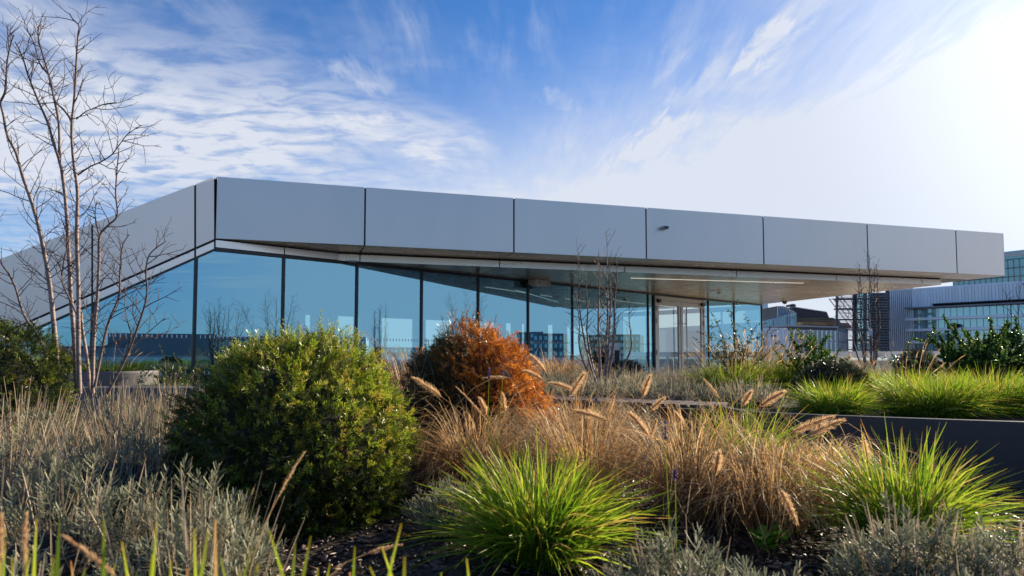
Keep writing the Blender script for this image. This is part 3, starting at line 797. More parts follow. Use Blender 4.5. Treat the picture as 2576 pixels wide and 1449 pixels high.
# ------------------------------------------------------------------ planter wall and bench
def wall_strip(name, pts, z0, z1, th, m, parent=None, bevel=0.0):
    b = MB()
    n = len(pts)
    P = [np.array([p[0], p[1], 0.0]) for p in pts]
    nr = []
    for i in range(n):
        d = unit(P[min(i + 1, n - 1)] - P[max(i - 1, 0)]); nr.append(np.array([-d[1], d[0], 0]) * -1)
    base = len(b.v)
    for i in range(n):
        for (zz_, off) in ((z0, 0), (z1, 0), (z1, th), (z0, th)):
            b.v.append(tuple(P[i] + nr[i] * off + UP * zz_))
    for i in range(n - 1):
        for k in range(4):
            k2 = (k + 1) % 4
            b.f.append((i * 4 + k, i * 4 + k2, (i + 1) * 4 + k2, (i + 1) * 4 + k))
    b.f.append((3, 2, 1, 0)); e = (n - 1) * 4; b.f.append((e, e + 1, e + 2, e + 3))
    return b.build(name, m, parent, bevel=bevel)
def smooth_curve(pts, n):
    pts = np.array(pts, float); out = []
    for i in range(len(pts) - 1):
        p0 = pts[max(i - 1, 0)]; p1 = pts[i]; p2 = pts[i + 1]; p3 = pts[min(i + 2, len(pts) - 1)]
        for k in range(n):
            t = k / n
            out.append(0.5 * ((2 * p1) + (-p0 + p2) * t + (2 * p0 - 5 * p1 + 4 * p2 - p3) * t * t + (-p0 + 3 * p1 - 3 * p2 + p3) * t ** 3))
    out.append(pts[-1]); return out
pw = thing('raised_planter', 'long dark charcoal metal planter wall holding the grasses on the right', 'planter', (1.79, 4.66, 0))
wc = smooth_curve(WALLP, 6)
wall_strip('planter_wall', wc, 0.0, WALL_TOP - 0.003, 0.012, MT['planter'], pw)
wall_strip('planter_rim', wc, WALL_TOP - 0.003, WALL_TOP + 0.004, 0.055, MT['planter'], pw)
bn = thing('timber_bench', 'weathered slatted timber bench at the edge of the raised bed', 'bench', (0.9, 5.9, 0))
P, Q = np.array([-0.35, 6.75, 0]), np.array([1.62, 5.46, 0])
bdv = unit(Q - P); bnv = np.array([bdv[1], -bdv[0], 0]) 
Lb = np.linalg.norm(Q - P)
ns = int(Lb / 0.095)
s_me = None
for i in range(ns):
    c = P + bdv * (i + 0.5) * Lb / ns + UP * (0.575 + 0.002 * math.sin(i * 2.3))
    MB().box(c - bnv * 0.2, bdv * 0.041, bnv * 0.23, UP * 0.014).build('slat', MT['timber'], bn, bevel=0.003)
MB().box((P + Q) / 2 + UP * 0.28 + bnv * 0.0, bdv * Lb / 2, bnv * 0.012, UP * 0.27).build('front_panel', MT['planter'], bn)

# meter box behind the slender tree
c = aty(1541, 903, 12.6)
ub = thing('utility_box', 'beige metal equipment box with a dark grille, behind the slender bare tree', 'box', (c[0], c[1], BED))
c[2] = (BED + aty(1541, 863, 12.6)[2]) / 2; hz = aty(1541, 863, 12.6)[2] - c[2]
MB().box(c, (0.13, 0.0, 0), (0, 0.12, 0), UP * hz).build('cabinet', MT['beige'], ub, bevel=0.008)
MB().box(c + np.array([-0.17, 0.02, -0.02]), (0.035, 0, 0), (0, 0.10, 0), UP * (hz - 0.03)).build('side_cabinet', MT['potgrey'], ub)
MB().box(c + np.array([0.065, -0.124, 0.08]), (0.045, 0, 0), (0, 0.005, 0), UP * 0.13).build('grille', MT['black'], ub)

# left grey pot with grass, small low box
c = aty(277, 932, 8.6)
pot = thing('round_planter_pot', 'wide round grey planter pot standing before the glass on the left', 'planter', (c[0], c[1], 0))
b = MB()
NN = 40
b.tube([(c[0], c[1], 0.0), (c[0], c[1], c[2] - 0.03), (c[0], c[1], c[2])], [0.52, 0.555, 0.56], NN, cap=False)
b.tube([(c[0], c[1], c[2]), (c[0], c[1], c[2] - 0.06)], [0.52, 0.52], NN, cap=False)
k = len(b.v)
for i in range(NN):
    j = (i + 1) % NN
    b.f.append((2 * NN + i, 2 * NN + j, 3 * NN + j, 3 * NN + i))
b.build('pot_wall', MT['potgrey'], pot, smooth=True)
b = MB().tube([(c[0], c[1], c[2] - 0.09), (c[0], c[1], c[2] - 0.05)], 0.519, NN); b.build('pot_soil', MT['soil'], pot)
POT = c

# ------------------------------------------------------------------ plants
def grass_clump(name, label, cat, pos, n=500, length=0.45, r0=0.08, spread=1.0, width=0.006, m='grass', seg=4,
                upright=0.55, droop=0.3, group=None, scale_xy=(1, 1), plumes=None, stray=0.0):
    """tuft of arching blades rooted round pos"""
    pos = np.array(pos, float)
    o = thing(name, label, cat, tuple(pos), group)
    rb = Ribbons()
    ph = rng.random(n) * 2 * math.pi
    rr = r0 * np.sqrt(rng.random(n))
    d = np.stack([np.cos(ph) * scale_xy[0], np.sin(ph) * scale_xy[1], np.zeros(n)], 1)
    ph2 = ph + rng.normal(0, 0.55, n)
    dd = np.stack([np.cos(ph2) * scale_xy[0], np.sin(ph2) * scale_xy[1], np.zeros(n)], 1)
    root = pos + d * rr[:, None]
    Ln = length * (0.55 + 0.5 * rng.random(n))
    lean = np.clip(rng.beta(1.6, 1.6, n) * spread, 0, 1.35)
    hgt = np.cos(lean * 1.0) * Ln; out = np.sin(lean) * Ln
    ctrl = root + UP * (hgt * (0.62 + 0.1 * rng.random(n)))[:, None] + dd * (out * upright * 0.55)[:, None]
    dr_ = droop * rng.random(n) * Ln * (0.4 + lean)
    tip = root + UP * (hgt - dr_)[:, None] + dd * (out + dr_ * 0.5)[:, None] + rng.normal(0, 0.02, (n, 3))
    tip[:, 2] = np.maximum(tip[:, 2], pos[2] + 0.01)
    side = unit(np.cross(tip - root, rdir(n)) + 0.25 * np.cross(dd, UP))
    w = width * (0.7 + 0.6 * rng.random(n))
    rb.bez(root, ctrl, tip, w, side, seg)
    fo = rb.build('leaf_blades', MT[m], o)
    if stray:
        rb = Ribbons(); k = int(n * stray)
        ph = rng.random(k) * 2 * math.pi
        dd = np.stack([np.cos(ph), np.sin(ph), np.zeros(k)], 1)
        root = pos + dd * r0 * 0.6
        Ln = length * (0.9 + 0.5 * rng.random(k)); lean = rng.random(k) * 0.7
        tip = root + UP * (Ln * np.cos(lean))[:, None] + dd * (Ln * np.sin(lean))[:, None]
        ctrl = (root + tip) / 2 + UP * 0.05 - dd * 0.04
        rb.bez(root, ctrl, tip, np.full(k, width * 0.55), unit(np.cross(tip - root, rdir(k))), 3, (1, 0.8, 0.7))
        hp = tip; ax = unit(tip - ctrl)
        rb.bez(hp, hp + ax * 0.03, hp + ax * 0.07 + dd * 0.01, np.full(k, width * 1.3), unit(np.cross(ax, rdir(k))), 2, (0.4, 1, 0.2))
        set_props(rb.build('seed_stalks', MT['tan'], o), kind='stuff')
    return o

def curly_clump(name, label, cat, pos, n=700, length=0.5, r0=0.1, width=0.0035, group=None, spread=0.9, m='tan'):
    """thin dry blades that arch over and curl at the ends: two joined curves each"""
    pos = np.array(pos, float)
    o = thing(name, label, cat, tuple(pos), group)
    rb = Ribbons()
    ph = rng.random(n) * 2 * math.pi
    dd = np.stack([np.cos(ph), np.sin(ph), np.zeros(n)], 1)
    sd_ = np.stack([-np.sin(ph), np.cos(ph), np.zeros(n)], 1)
    root = pos + dd * (r0 * np.sqrt(rng.random(n)))[:, None]
    Ln = length * (0.5 + 0.6 * rng.random(n))
    lean = rng.beta(1.3, 1.3, n) * spread * 1.15
    top = root + UP * (Ln * np.cos(lean) * 0.8)[:, None] + dd * (Ln * np.sin(lean) * 0.9)[:, None] + sd_ * rng.normal(0, 0.05, n)[:, None]
    ctrl = root + UP * (Ln * 0.55)[:, None] + dd * (Ln * np.sin(lean) * 0.2)[:, None]
    side = unit(np.cross(dd, UP) + 0.5 * rdir(n))
    rnd = rng.random(n)
    w = width * (0.7 + 0.6 * rng.random(n))
    rb.bez(root, ctrl, top, w, side, 4, (1, 1, 0.95, 0.85), rnd=rnd)
    cl = Ln * (0.15 + 0.5 * rng.random(n))
    tdir = unit(top - ctrl)
    c2 = top + tdir * (cl * 0.55)[:, None]
    tip = top + dd * (cl * (0.5 + 0.3 * rng.random(n)))[:, None] - UP * (cl * (0.1 + 0.9 * rng.random(n)))[:, None] + sd_ * (rng.normal(0, 0.3, n) * cl)[:, None]
    tip[:, 2] = np.maximum(tip[:, 2], pos[2] + 0.01)
    rb.bez(top, c2, tip, w * 0.85, side, 3, (1, 0.8, 0.5, 0.15), rnd=rnd)
    k = n // 9                                    # long stray arches that leave the clump
    ph = rng.random(k) * 2 * math.pi; dd = np.stack([np.cos(ph), np.sin(ph), np.zeros(k)], 1)
    root = pos + dd * r0 * 0.7; Lk = length * (0.8 + 0.6 * rng.random(k))
    c_ = root + UP * (Lk * (0.9 + 0.5 * rng.random(k)))[:, None] + dd * (Lk * 0.25)[:, None]
    tp = root + dd * (Lk * (0.55 + 0.5 * rng.random(k)))[:, None] + UP * (Lk * (0.05 + 0.6 * rng.random(k)))[:, None]
    rb.bez(root, c_, tp, np.full(k, width * 0.75), unit(np.cross(dd, UP) + 0.4 * rdir(k)), 7, (1, 0.9, 0.8, 0.4), rnd=0.4 + 0.6 * rng.random(k))
    rb.build('leaf_blades', MT[m], o)
    return o

def plume(parent, base, tip, root, rad=0.012, nb=260, thin=False):
    """bottle-brush seed head from base to tip on a bent stalk that comes from root"""
    base, tip, root = (np.array(a, float) for a in (base, tip, root))
    rb = Ribbons()
    ax = tip - base; Ld = np.linalg.norm(ax); axu = ax / Ld
    ctrl = base - axu * max(0.10, 0.45 * np.linalg.norm(base - root))
    ctrl[2] = min(ctrl[2], base[2] + 0.05)
    for sdv in (np.array([1.0, 0, 0]), np.array([0, 1.0, 0])):
        rb.bez(root[None], ctrl[None], base[None], np.array([0.0028]), sdv[None], 8, (1, 0.9, 0.8), rnd=np.array([0.6]), mi=1)
    mid_ = (base + tip) / 2 + UP * Ld * 0.06
    tt = rng.random(nb)
    c = ((1 - tt) ** 2)[:, None] * base + (2 * tt * (1 - tt))[:, None] * mid_ + (tt ** 2)[:, None] * tip
    rr_ = rdir(nb); rr_ = unit(rr_ - (rr_ @ axu)[:, None] * axu)
    prof = np.interp(tt, [0, 0.15, 0.6, 1], [0.5, 1, 0.9, 0.25])
    out = rr_ * (rad * prof * (0.7 + 0.5 * rng.random(nb)))[:, None] + axu * (rad * (0.7 + 0.6 * rng.random(nb)))[:, None]
    rb.bez(c, c + out * 0.5, c + out, np.full(nb, 0.0014 if not thin else 0.002), unit(np.cross(out, rdir(nb))), 1, (1, 0.3))
    # dense spikelets round the axis
    k = nb // 2
    tt = rng.random(k)
    c = ((1 - tt) ** 2)[:, None] * base + (2 * tt * (1 - tt))[:, None] * mid_ + (tt ** 2)[:, None] * tip
    rr_ = rdir(k); out = rr_ * rad * 0.3 + axu * 0.006
    rb.bez(c, c + out * 0.5, c + out, np.full(k, 0.003), unit(np.cross(out, rdir(k))), 1, (1, 0.5))
    rb.build('seed_plume', [MT['plume'], MT['tan']], parent)

def ellipsoid_core(c, rad, parent, name='shade_core', m='core', noise_amp=0.05):
    b = MB(); nu, nv = 18, 12
    for j in range(nv + 1):
        th = math.pi * j / nv
        for i in range(nu):
            a = 2 * math.pi * i / nu
            k = 1 + noise_amp * math.sin(3 * a + j) * math.sin(2 * th)
            b.v.append((c[0] + rad[0] * k * math.sin(th) * math.cos(a), c[1] + rad[1] * k * math.sin(th) * math.sin(a), c[2] + rad[2] * math.cos(th)))
    for j in range(nv):
        for i in range(nu):
            i2 = (i + 1) % nu
            b.f.append((j * nu + i, (j + 1) * nu + i, (j + 1) * nu + i2, j * nu + i2))
    return b.build(name, MT[m], parent, smooth=True)

def yew(name, label, c, rad, n=3500, m='yew', nl=0.022, sl=0.07, needles=14, kfun=None, shoots=10, group=None, bump=0.12, base=None, seedv=0, cone=0.0):
    """clipped conifer ball: thousands of sprigs, each a short twig with two ranks of needles"""
    c = np.array(c, float); rad = np.array(rad, float)
    zb = SOIL if base is None else base
    o = thing(name, label, 'shrub', (c[0], c[1], zb), group)
    ellipsoid_core(c, rad * 0.72, o)  # solid dark core added to block light inside the bush
    rb = Ribbons(); tw = Ribbons()
    d = rdir(int(n * 1.25)); d = d[d[:, 2] > -0.75][:n]; n = len(d)
    ph = rng.random(6) * 6.28
    lump = (np.sin(d[:, 0] * 5 + ph[0]) * np.sin(d[:, 1] * 5 + ph[1]) * np.sin(d[:, 2] * 6 + ph[2])
            + 0.6 * np.sin(d[:, 0] * 11 + ph[3]) * np.sin(d[:, 1] * 12 + ph[4]) * np.sin(d[:, 2] * 11 + ph[5]))
    depth = 0.74 + 0.27 * rng.random(n) ** 0.7
    pos = c + d * rad * (depth * (1 + bump * lump))[:, None]
    pos[:, :2] = c[:2] + (pos[:, :2] - c[:2]) * (1 - cone * np.clip(d[:, 2], 0, 1))[:, None]
    pos[:, 2] = np.maximum(pos[:, 2], zb + 0.02)
    nd = unit(d / rad)
    ax = unit(nd * 0.8 + rdir(n) * 0.75 + UP * 0.35)
    Ls = sl * (0.6 + 0.8 * rng.random(n))
    # some long leading shoots at the top
    if shoots:
        idx = np.argsort(-(d[:, 2] + 0.6 * rng.random(n)))[:shoots]
        ax[idx] = unit(UP + 0.25 * rdir(len(idx))); Ls[idx] = sl * (1.3 + 1.0 * rng.random(len(idx)))
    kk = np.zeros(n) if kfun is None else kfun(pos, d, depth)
    spr = rng.random(n)
    side0 = unit(np.cross(ax, rdir(n)))
    up0 = np.cross(side0, ax)
    tw.bez(pos - ax * 0.02, pos + ax * (Ls * 0.5)[:, None], pos + ax * Ls[:, None], np.full(n, 0.003), side0, 1, (1, 0.6), kind=kk, rnd=np.full(n, 0.0))
    for i in range(needles):
        f = (i // 2 + 0.7) / (needles / 2)
        sg = 1 if i % 2 else -1
        p = pos + ax * (Ls * f)[:, None]
        ang = 0.95 - 0.45 * f
        dirn = unit(ax * math.cos(ang) + side0 * (sg * math.sin(ang)) + up0 * rng.normal(0.1, 0.55, n)[:, None])
        ln = nl * (0.75 + 0.5 * rng.random(n)) * (1.0 - 0.35 * f)
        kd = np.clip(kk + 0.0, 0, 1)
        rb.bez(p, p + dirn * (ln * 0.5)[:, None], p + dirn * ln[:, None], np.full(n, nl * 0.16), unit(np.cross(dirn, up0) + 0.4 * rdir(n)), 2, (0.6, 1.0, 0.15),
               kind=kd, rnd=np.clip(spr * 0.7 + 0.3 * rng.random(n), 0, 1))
    rb.build('needles', MT[m], o)
    tw.build('twigs', MT['twig'], o)
    return o

def lavender(label, c, top, rad, n=150, stalks=60, sl=0.18, ll=0.036, group='lavender clumps', base=SOIL, cat='lavender', lw=0.0048, lean=(0, 0), seg=2, leaves=16, rough=1.0, yr=1.0, stw=0.0028):
    """cushion of grey rosette shoots with dead flower stalks standing out of it"""
    o = thing('lavender_clump', label, cat, (c[0], c[1], base), group)
    hh = max(0.12, top - base)
    ph = rng.random(n) * 6.283; rr = np.sqrt(rng.random(n))
    P = np.stack([c[0] + rad * rr * np.cos(ph), c[1] + rad * yr * rr * np.sin(ph), base + hh * (0.93 - 0.6 * rr ** 2) * (0.55 + 0.5 * rng.random(n) ** 0.7) * (0.9 + 0.18 * np.sin(ph * 3 + rr * 5))], 1)
    ellipsoid_core((c[0], c[1], base + hh * 0.15), np.array([rad * 0.6, rad * yr * 0.6, hh * 0.42]), o, 'woody_shade_core', 'wood', 0.15)  # dark woody mass added to deepen the shade inside the cushion
    ax = unit(np.stack([rr * np.cos(ph) * 0.7 + lean[0], rr * np.sin(ph) * 0.7 + lean[1], np.ones(n)], 1) + 0.3 * rdir(n))
    rb = Ribbons()
    side0 = unit(np.cross(ax, rdir(n))); up0 = np.cross(side0, ax)
    spr = rng.random(n)
    Ls = 0.08 * (0.6 + 0.8 * rng.random(n)) * (ll / 0.036)
    for i in range(leaves):
        f = i / (leaves - 1)
        p = P + ax * (Ls * (f - 0.3))[:, None]
        a = i * 2.4 + rng.random(n) * 0.5
        rad_ = side0 * np.cos(a)[:, None] + up0 * np.sin(a)[:, None]
        tilt = 1.45 - 0.95 * f
        dirn = unit(ax * math.cos(tilt) + rad_ * math.sin(tilt))
        ln = ll * (0.7 + 0.5 * rng.random(n)) * (0.65 + 0.6 * math.sin(math.pi * min(1, f + 0.15)))
        rb.bez(p, p + dirn * (ln * 0.55)[:, None], p + dirn * ln[:, None] + ax * (ln * 0.25)[:, None], np.full(n, lw), unit(np.cross(dirn, ax) + 0.15 * rdir(n)), seg, (0.6, 1.0, 0.5),
               rnd=np.clip(spr * 0.75 + 0.25 * rng.random(n), 0, 1))
    rb.build('foliage', MT['lav'], o)
    # woody stems below
    rs = Ribbons(); k = n
    root = np.stack([c[0] + rad * 0.35 * rr * np.cos(ph), c[1] + rad * yr * 0.35 * rr * np.sin(ph), np.full(n, base)], 1)
    rs.bez(root, (root + P) / 2 + rdir(n) * 0.02, P, np.full(n, 0.005), unit(np.cross(P - root, rdir(n))), 3, (1, 0.6), rnd=0.5 * rng.random(n))
    if stalks:
        k = stalks
        ph = rng.random(k) * 6.283; rr = np.sqrt(rng.random(k))
        P = np.stack([c[0] + rad * rr * np.cos(ph), c[1] + rad * yr * rr * np.sin(ph), base + hh * (0.8 - 0.5 * rr ** 2)], 1)
        ax = unit(np.stack([rr * np.cos(ph) * 0.45 + lean[0], rr * np.sin(ph) * 0.45 + lean[1], np.ones(k)], 1) + 0.12 * rdir(k))
        Ls = sl * (0.6 + 0.7 * rng.random(k))
        w = stw * (0.8 + 0.5 * rng.random(k))
        for q in range(2):
            sdv = unit(np.cross(ax, rdir(k)))
            T = P + ax * Ls[:, None]
            rs.bez(P - ax * 0.1, P + ax * (Ls * 0.45)[:, None] + 0.006 * rdir(k), T, w, sdv, 3, (1, 0.95, 0.8), rnd=0.35 + 0.65 * rng.random(k))
    rs.build('dead_stalks', MT['stalk'], o)
    return o

def flower_spike(parent, tip, length, root, rad=0.006):
    tip = np.array(tip, float); root = np.array(root, float)
    ax = unit(tip - (root + tip) / 2); b0 = tip - ax * length
    rb = Ribbons(); n = 70
    tt = rng.integers(0, 6, n) / 6 + 0.08 * rng.random(n)
    p = b0 + ax * (tt * length)[:, None]
    d = unit(rdir(n) - 0.0 + ax * 0.4)
    rb.bez(p, p + d * rad * 0.5, p + d * rad, np.full(n, 0.004), unit(np.cross(d, rdir(n))), 1, (1, 0.6))
    rb.bez(root[None], ((root + b0) / 2)[None], tip[None], np.array([0.0022]), np.array([[1.0, 0, 0]]), 5, (1, 0.8), mi=1, rnd=np.array([0.2]))
    rb.build('flower_spike', [MT['purple'], MT['grass']], parent)

def tube_set(specs):
    """specs: list of (pts, radii, young 0..1, sides) -> mesh with attribute k"""
    V = []; Fq = []; K = []; n0 = 0
    for pts, rads, k, ns_ in specs:
        pts = np.array(pts, float); m_ = len(pts)
        t = np.gradient(pts, axis=0); t = unit(t)
        ref = np.array([0.31, 0.93, 0.2])
        a = unit(np.cross(t, ref)); c = np.cross(t, a)
        an = 2 * math.pi * np.arange(ns_) / ns_
        v = pts[:, None] + np.asarray(rads)[:, None, None] * (a[:, None] * np.cos(an)[None, :, None] + c[:, None] * np.sin(an)[None, :, None])
        V.append(v.reshape(-1, 3)); K.append(np.repeat(np.broadcast_to(k, (m_,)), ns_))
        i = np.arange(m_ - 1)[:, None] * ns_; j = np.arange(ns_)[None, :]; j2 = (j + 1) % ns_
        f = np.stack([i + j, i + j2, i + ns_ + j2, i + ns_ + j], -1).reshape(-1) + n0
        Fq.append(f); n0 += m_ * ns_
    return raw_mesh('limbs', np.concatenate(V), np.concatenate(Fq), 4, {'k': np.concatenate(K)})
def twigs_along(pts, rads, lst, dens=10, ln=(0.15, 0.4), lvl=2, start=0.2, fork=0.8, rt=0.0035, thin=0.0012):
    """side shoots with kinked joints growing off a stem"""
    pts = np.array(pts, float)
    seg = np.linalg.norm(np.diff(pts, axis=0), axis=1); cum = np.concatenate([[0], np.cumsum(seg)]); tot = cum[-1]
    n = max(1, int(tot * dens)) if lvl > 0 else 0
    for q in range(n):
        f = start + (1 - start) * (q + rng.random()) / n
        s = f * tot; i = min(np.searchsorted(cum, s) - 1, len(seg) - 1); i = max(i, 0)
        u = (s - cum[i]) / (seg[i] + 1e-9)
        p = pts[i] * (1 - u) + pts[i + 1] * u
        td = unit(pts[i + 1] - pts[i])
        r_ = rdir(1)[0]; r_ = unit(r_ - td * np.dot(r_, td))
        d = unit(td * 0.55 + r_ * 0.85 + UP * 0.18)
        Lq = rng.uniform(*ln) * (1.1 - 0.55 * f)
        m_ = 5; P = [p]
        for k in range(m_):
            d = unit(d + 0.22 * rdir(1)[0] + UP * 0.05)
            P.append(P[-1] + d * Lq / m_)
        r0 = min(rt, np.interp(f, [0, 1], [rads[0], rads[-1]]) * 0.6 + 0.001)
        rr_ = np.linspace(r0, thin, m_ + 1)
        lst.append((P, rr_, 1.0, 4 if lvl > 1 else 3))
        # bud
        if lvl >= 1:
            twigs_along(P, rr_, lst, dens=dens * fork, ln=(0.03, 0.4 * ln[1]), lvl=lvl - 1, start=0.25, fork=fork, rt=r0 * 0.7, thin=thin)
def bare_tree_from(name, label, base, stems, group=None, dens=9, ln=(0.12, 0.38), lvl=2, rt=0.0035, thin=0.0011, cat='tree'):
    o = thing(name, label, cat, tuple(base), group)
    tr = []; br = []
    for pts, r0, r1 in stems:
        pts = np.array(pts, float)
        # smooth
        sp = np.array(smooth_curve(pts, 4))
        u = np.linspace(0, 1, len(sp))
        rd_ = r0 + (r1 - r0) * u ** 0.8
        kk = np.clip((0.0135 - rd_) / 0.009, 0, 1)
        # knobbly nodes
        rd_ = rd_ * (1 + 0.07 * rng.normal(size=len(sp)))
        me = tube_set([(sp, rd_, kk, 8)]); me.name = 'trunk'
        t = link('trunk', me, MT['bark'], o); me.polygons.foreach_set('use_smooth', [True] * len(me.polygons))
        twigs_along(sp, rd_, br, dens=dens, ln=ln, lvl=lvl, start=0.22, rt=rt, thin=thin)
    me = tube_set(br); me.name = 'branches'
    set_props(link('branches', me, MT['bark'], o), kind='stuff')
    return o

# --- big birch on the left, stems placed as they stand
YT = 5.3
def stem_px(px_, y0=YT, drift=0.0, r0=7, r1=1.2):
    P = []
    n = len(px_)
    for i, (u, v) in enumerate(px_):
        P.append(aty(u, v, y0 + drift * i / (n - 1)))
    return (P, r0 * 0.74 / F * y0, r1 * 0.85 / F * y0)
SA = [(152, 990), (139, 854), (126, 724), (113, 646), (100, 581), (82, 516), (61, 455), (48, 412), (40, 384), (18, 340), (9, 293), (2, 256), (13, 227), (18, 157), (27, 110), (35, 88)]
SBx = [(193, 990), (187, 854), (180, 768), (174, 655), (167, 529), (157, 439), (148, 399), (135, 362), (121, 311), (102, 267), (88, 234), (70, 187), (60, 154), (48, 124), (38, 106)]
SB2 = [(150, 400), (148, 311), (135, 241), (121, 183), (106, 132), (97, 99), (96, 70), (102, 60)]
SCx = [(200, 990), (197, 854), (197, 724), (193, 594), (195, 485), (187, 421), (181, 359), (181, 304), (188, 234), (192, 157), (196, 91), (199, 66), (183, 48), (175, 34)]
SC2 = [(181, 304), (160, 276), (137, 252), (130, 215), (122, 190), (100, 160), (84, 105), (60, 66)]
SC3 = [(196, 440), (225, 420), (256, 406), (282, 388), (304, 359), (322, 337), (355, 315)]
SC4 = [(192, 300), (214, 282), (234, 273), (262, 262), (293, 258)]
SDx = [(226, 990), (221, 919), (208, 832), (202, 780)]
SE = [(233, 990), (236, 854), (245, 746), (249, 659), (251, 594), (272, 567), (295, 542), (291, 486), (295, 420), (299, 386)]
SE2 = [(251, 600), (244, 570), (239, 538), (244, 505)]
SF = [(238, 975), (269, 824), (299, 746), (302, 681), (308, 620), (325, 590)]
SG = [(270, 990), (317, 898), (343, 832), (369, 746), (367, 681), (378, 638), (417, 607)]
SG2 = [(317, 898), (345, 860), (380, 830), (415, 800)]
SHx = [(150, 980), (100, 854), (61, 794), (39, 724), (22, 689), (4, 663), (-25, 600), (-30, 520)]
SI = [(197, 800), (175, 752), (157, 710), (160, 660), (170, 610), (160, 560)]
stems = [stem_px(SA, 5.3, -0.35, 8.5, 1.4), stem_px(SBx, 5.35, 0.2, 8.5, 1.4), stem_px(SB2, 5.45, 0.3, 5, 1.3), stem_px(SCx, 5.25, -0.1, 8.0, 1.4),
         stem_px(SC2, 5.3, 0.35, 3.6, 1.2), stem_px(SC3, 5.25, -0.3, 2.8, 1.1), stem_px(SC4, 5.2, -0.2, 2.2, 1.0), stem_px(SDx, 5.3, 0.0, 6, 4.5),
         stem_px(SE, 5.2, 0.0, 6.5, 1.4), stem_px(SE2, 5.2, 0.2, 3, 1.1), stem_px(SF, 5.15, 0.1, 5, 1.2), stem_px(SG, 5.1, -0.2, 5, 1.2),
         stem_px(SG2, 5.1, 0.2, 2.5, 1.0), stem_px(SHx, 5.3, -0.2, 5, 1.3), stem_px(SI, 5.3, 0.1, 3.5, 1.3)]
bare_tree_from('multistem_birch', 'tall multi-stem bare birch with pale trunks at the left edge', (aty(200, 980, 5.3)[0], 5.3, SOIL), stems, 'bare multi-stem trees', dens=17, ln=(0.10, 0.50), lvl=2, rt=0.0042, thin=0.0014)

def fan_tree(label, u, v, Y, vtop, nst=7, spread_px=60, cat='tree', base_z=BED, r0=0.013, dens=7, ln=(0.12, 0.35), lvl=1, lean=0.0, name='bare_young_tree'):
    """upright multi-stem young tree grown from one base"""
    b0 = aty(u, v, Y)
    b0[2] = base_z
    htop = aty(u, vtop, Y)[2] - base_z
    sp = spread_px / F * Y
    stems = []
    for i in range(nst):
        a = 6.283 * i / nst + rng.random() * 0.7
        k = (0.35 + 0.65 * rng.random()) if i else 0.1
        h_ = htop * (1.0 - 0.35 * k * rng.random() - (0.12 * rng.random() if i else 0))
        ex = math.cos(a) * sp * k + lean * h_; ey = math.sin(a) * sp * k
        P = []
        for q in range(7):
            f = q / 6
            g_ = min(1.0, (f * 2.2)) ** 0.8
            P.append(b0 + np.array([ex * g_ + 0.02 * rng.normal() * f, ey * g_ + 0.02 * rng.normal() * f, h_ * f]) + np.array([math.cos(a), math.sin(a), 0]) * 0.02)
        stems.append((P, r0 * (0.7 + 0.4 * rng.random()), 0.0022))
    return bare_tree_from(name, label, tuple(b0), stems, 'bare multi-stem trees', dens=dens, ln=ln, lvl=lvl, rt=0.005, thin=0.0024, cat=cat)
fan_tree('slender bare young tree behind the bench, in front of the glazed front', 1515, 985, 8.3, 570, 10, 66, lean=0.015, r0=0.023, dens=15)
fan_tree('slim bare young tree with a knotted white tie before the distant louvred tower', 2188, 940, 11.4, 630, 9, 40, r0=0.021, dens=15, ln=(0.08, 0.3))
fan_tree('bare young tree spreading at the right edge of the terrace', 2600, 950, 9.0, 655, 6, 60, r0=0.012)
# white tie on the second young tree
p = aty(2190, 836, 11.25)
set_props(MB().box(p, np.array([0.035, 0, -0.02]), np.array([0, 0.01, 0]), UP * 0.05).build('tree_tie', MT['white'], bevel=0.006), 'small white tag tied on the slim young tree before the louvred tower', 'tag')

# --- yews
def k_sunlit(pos, d, depth):          # sunlight put into the colour: yellower tufts towards the top and right
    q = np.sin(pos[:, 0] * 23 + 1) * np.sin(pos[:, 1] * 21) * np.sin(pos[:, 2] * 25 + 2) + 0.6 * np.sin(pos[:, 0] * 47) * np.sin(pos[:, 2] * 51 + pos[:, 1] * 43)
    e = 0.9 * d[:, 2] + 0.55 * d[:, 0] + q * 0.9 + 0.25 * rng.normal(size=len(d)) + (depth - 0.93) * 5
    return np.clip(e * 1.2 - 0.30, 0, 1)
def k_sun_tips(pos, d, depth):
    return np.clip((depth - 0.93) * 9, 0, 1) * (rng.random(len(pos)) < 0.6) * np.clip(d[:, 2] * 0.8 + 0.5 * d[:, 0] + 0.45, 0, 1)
yew('yew_ball', 'large round green yew bush in the centre left foreground', (-1.09, 3.45, 0.50), (0.575, 0.55, 0.585), n=7600, m='yew', nl=0.026, sl=0.062, kfun=k_sunlit, shoots=60, cone=0.12)
def k_rust(pos, d, depth):
    x = d[:, 0] * 1.1 + 0.15 * d[:, 2] + 0.5 * np.sin(d[:, 1] * 6 + d[:, 2] * 7) * np.sin(d[:, 0] * 9) + 0.22 * rng.normal(size=len(d))
    return np.clip(x * 1.7 + 0.68, 0, 1)
yew('browned_yew_ball', 'rust-orange browned yew bush behind the green one', (-0.26, 4.75, 0.58), (0.475, 0.45, 0.585), n=4800, m='rust', nl=0.030, sl=0.075, cone=0.06, kfun=k_rust, shoots=45)
yew('yew_ball', 'olive green yew bush cut off by the left edge', (-3.85, 5.1, 0.68), (0.45, 0.42, 0.54), n=3600, m='yew', nl=0.026, sl=0.08, kfun=k_sun_tips, shoots=12)
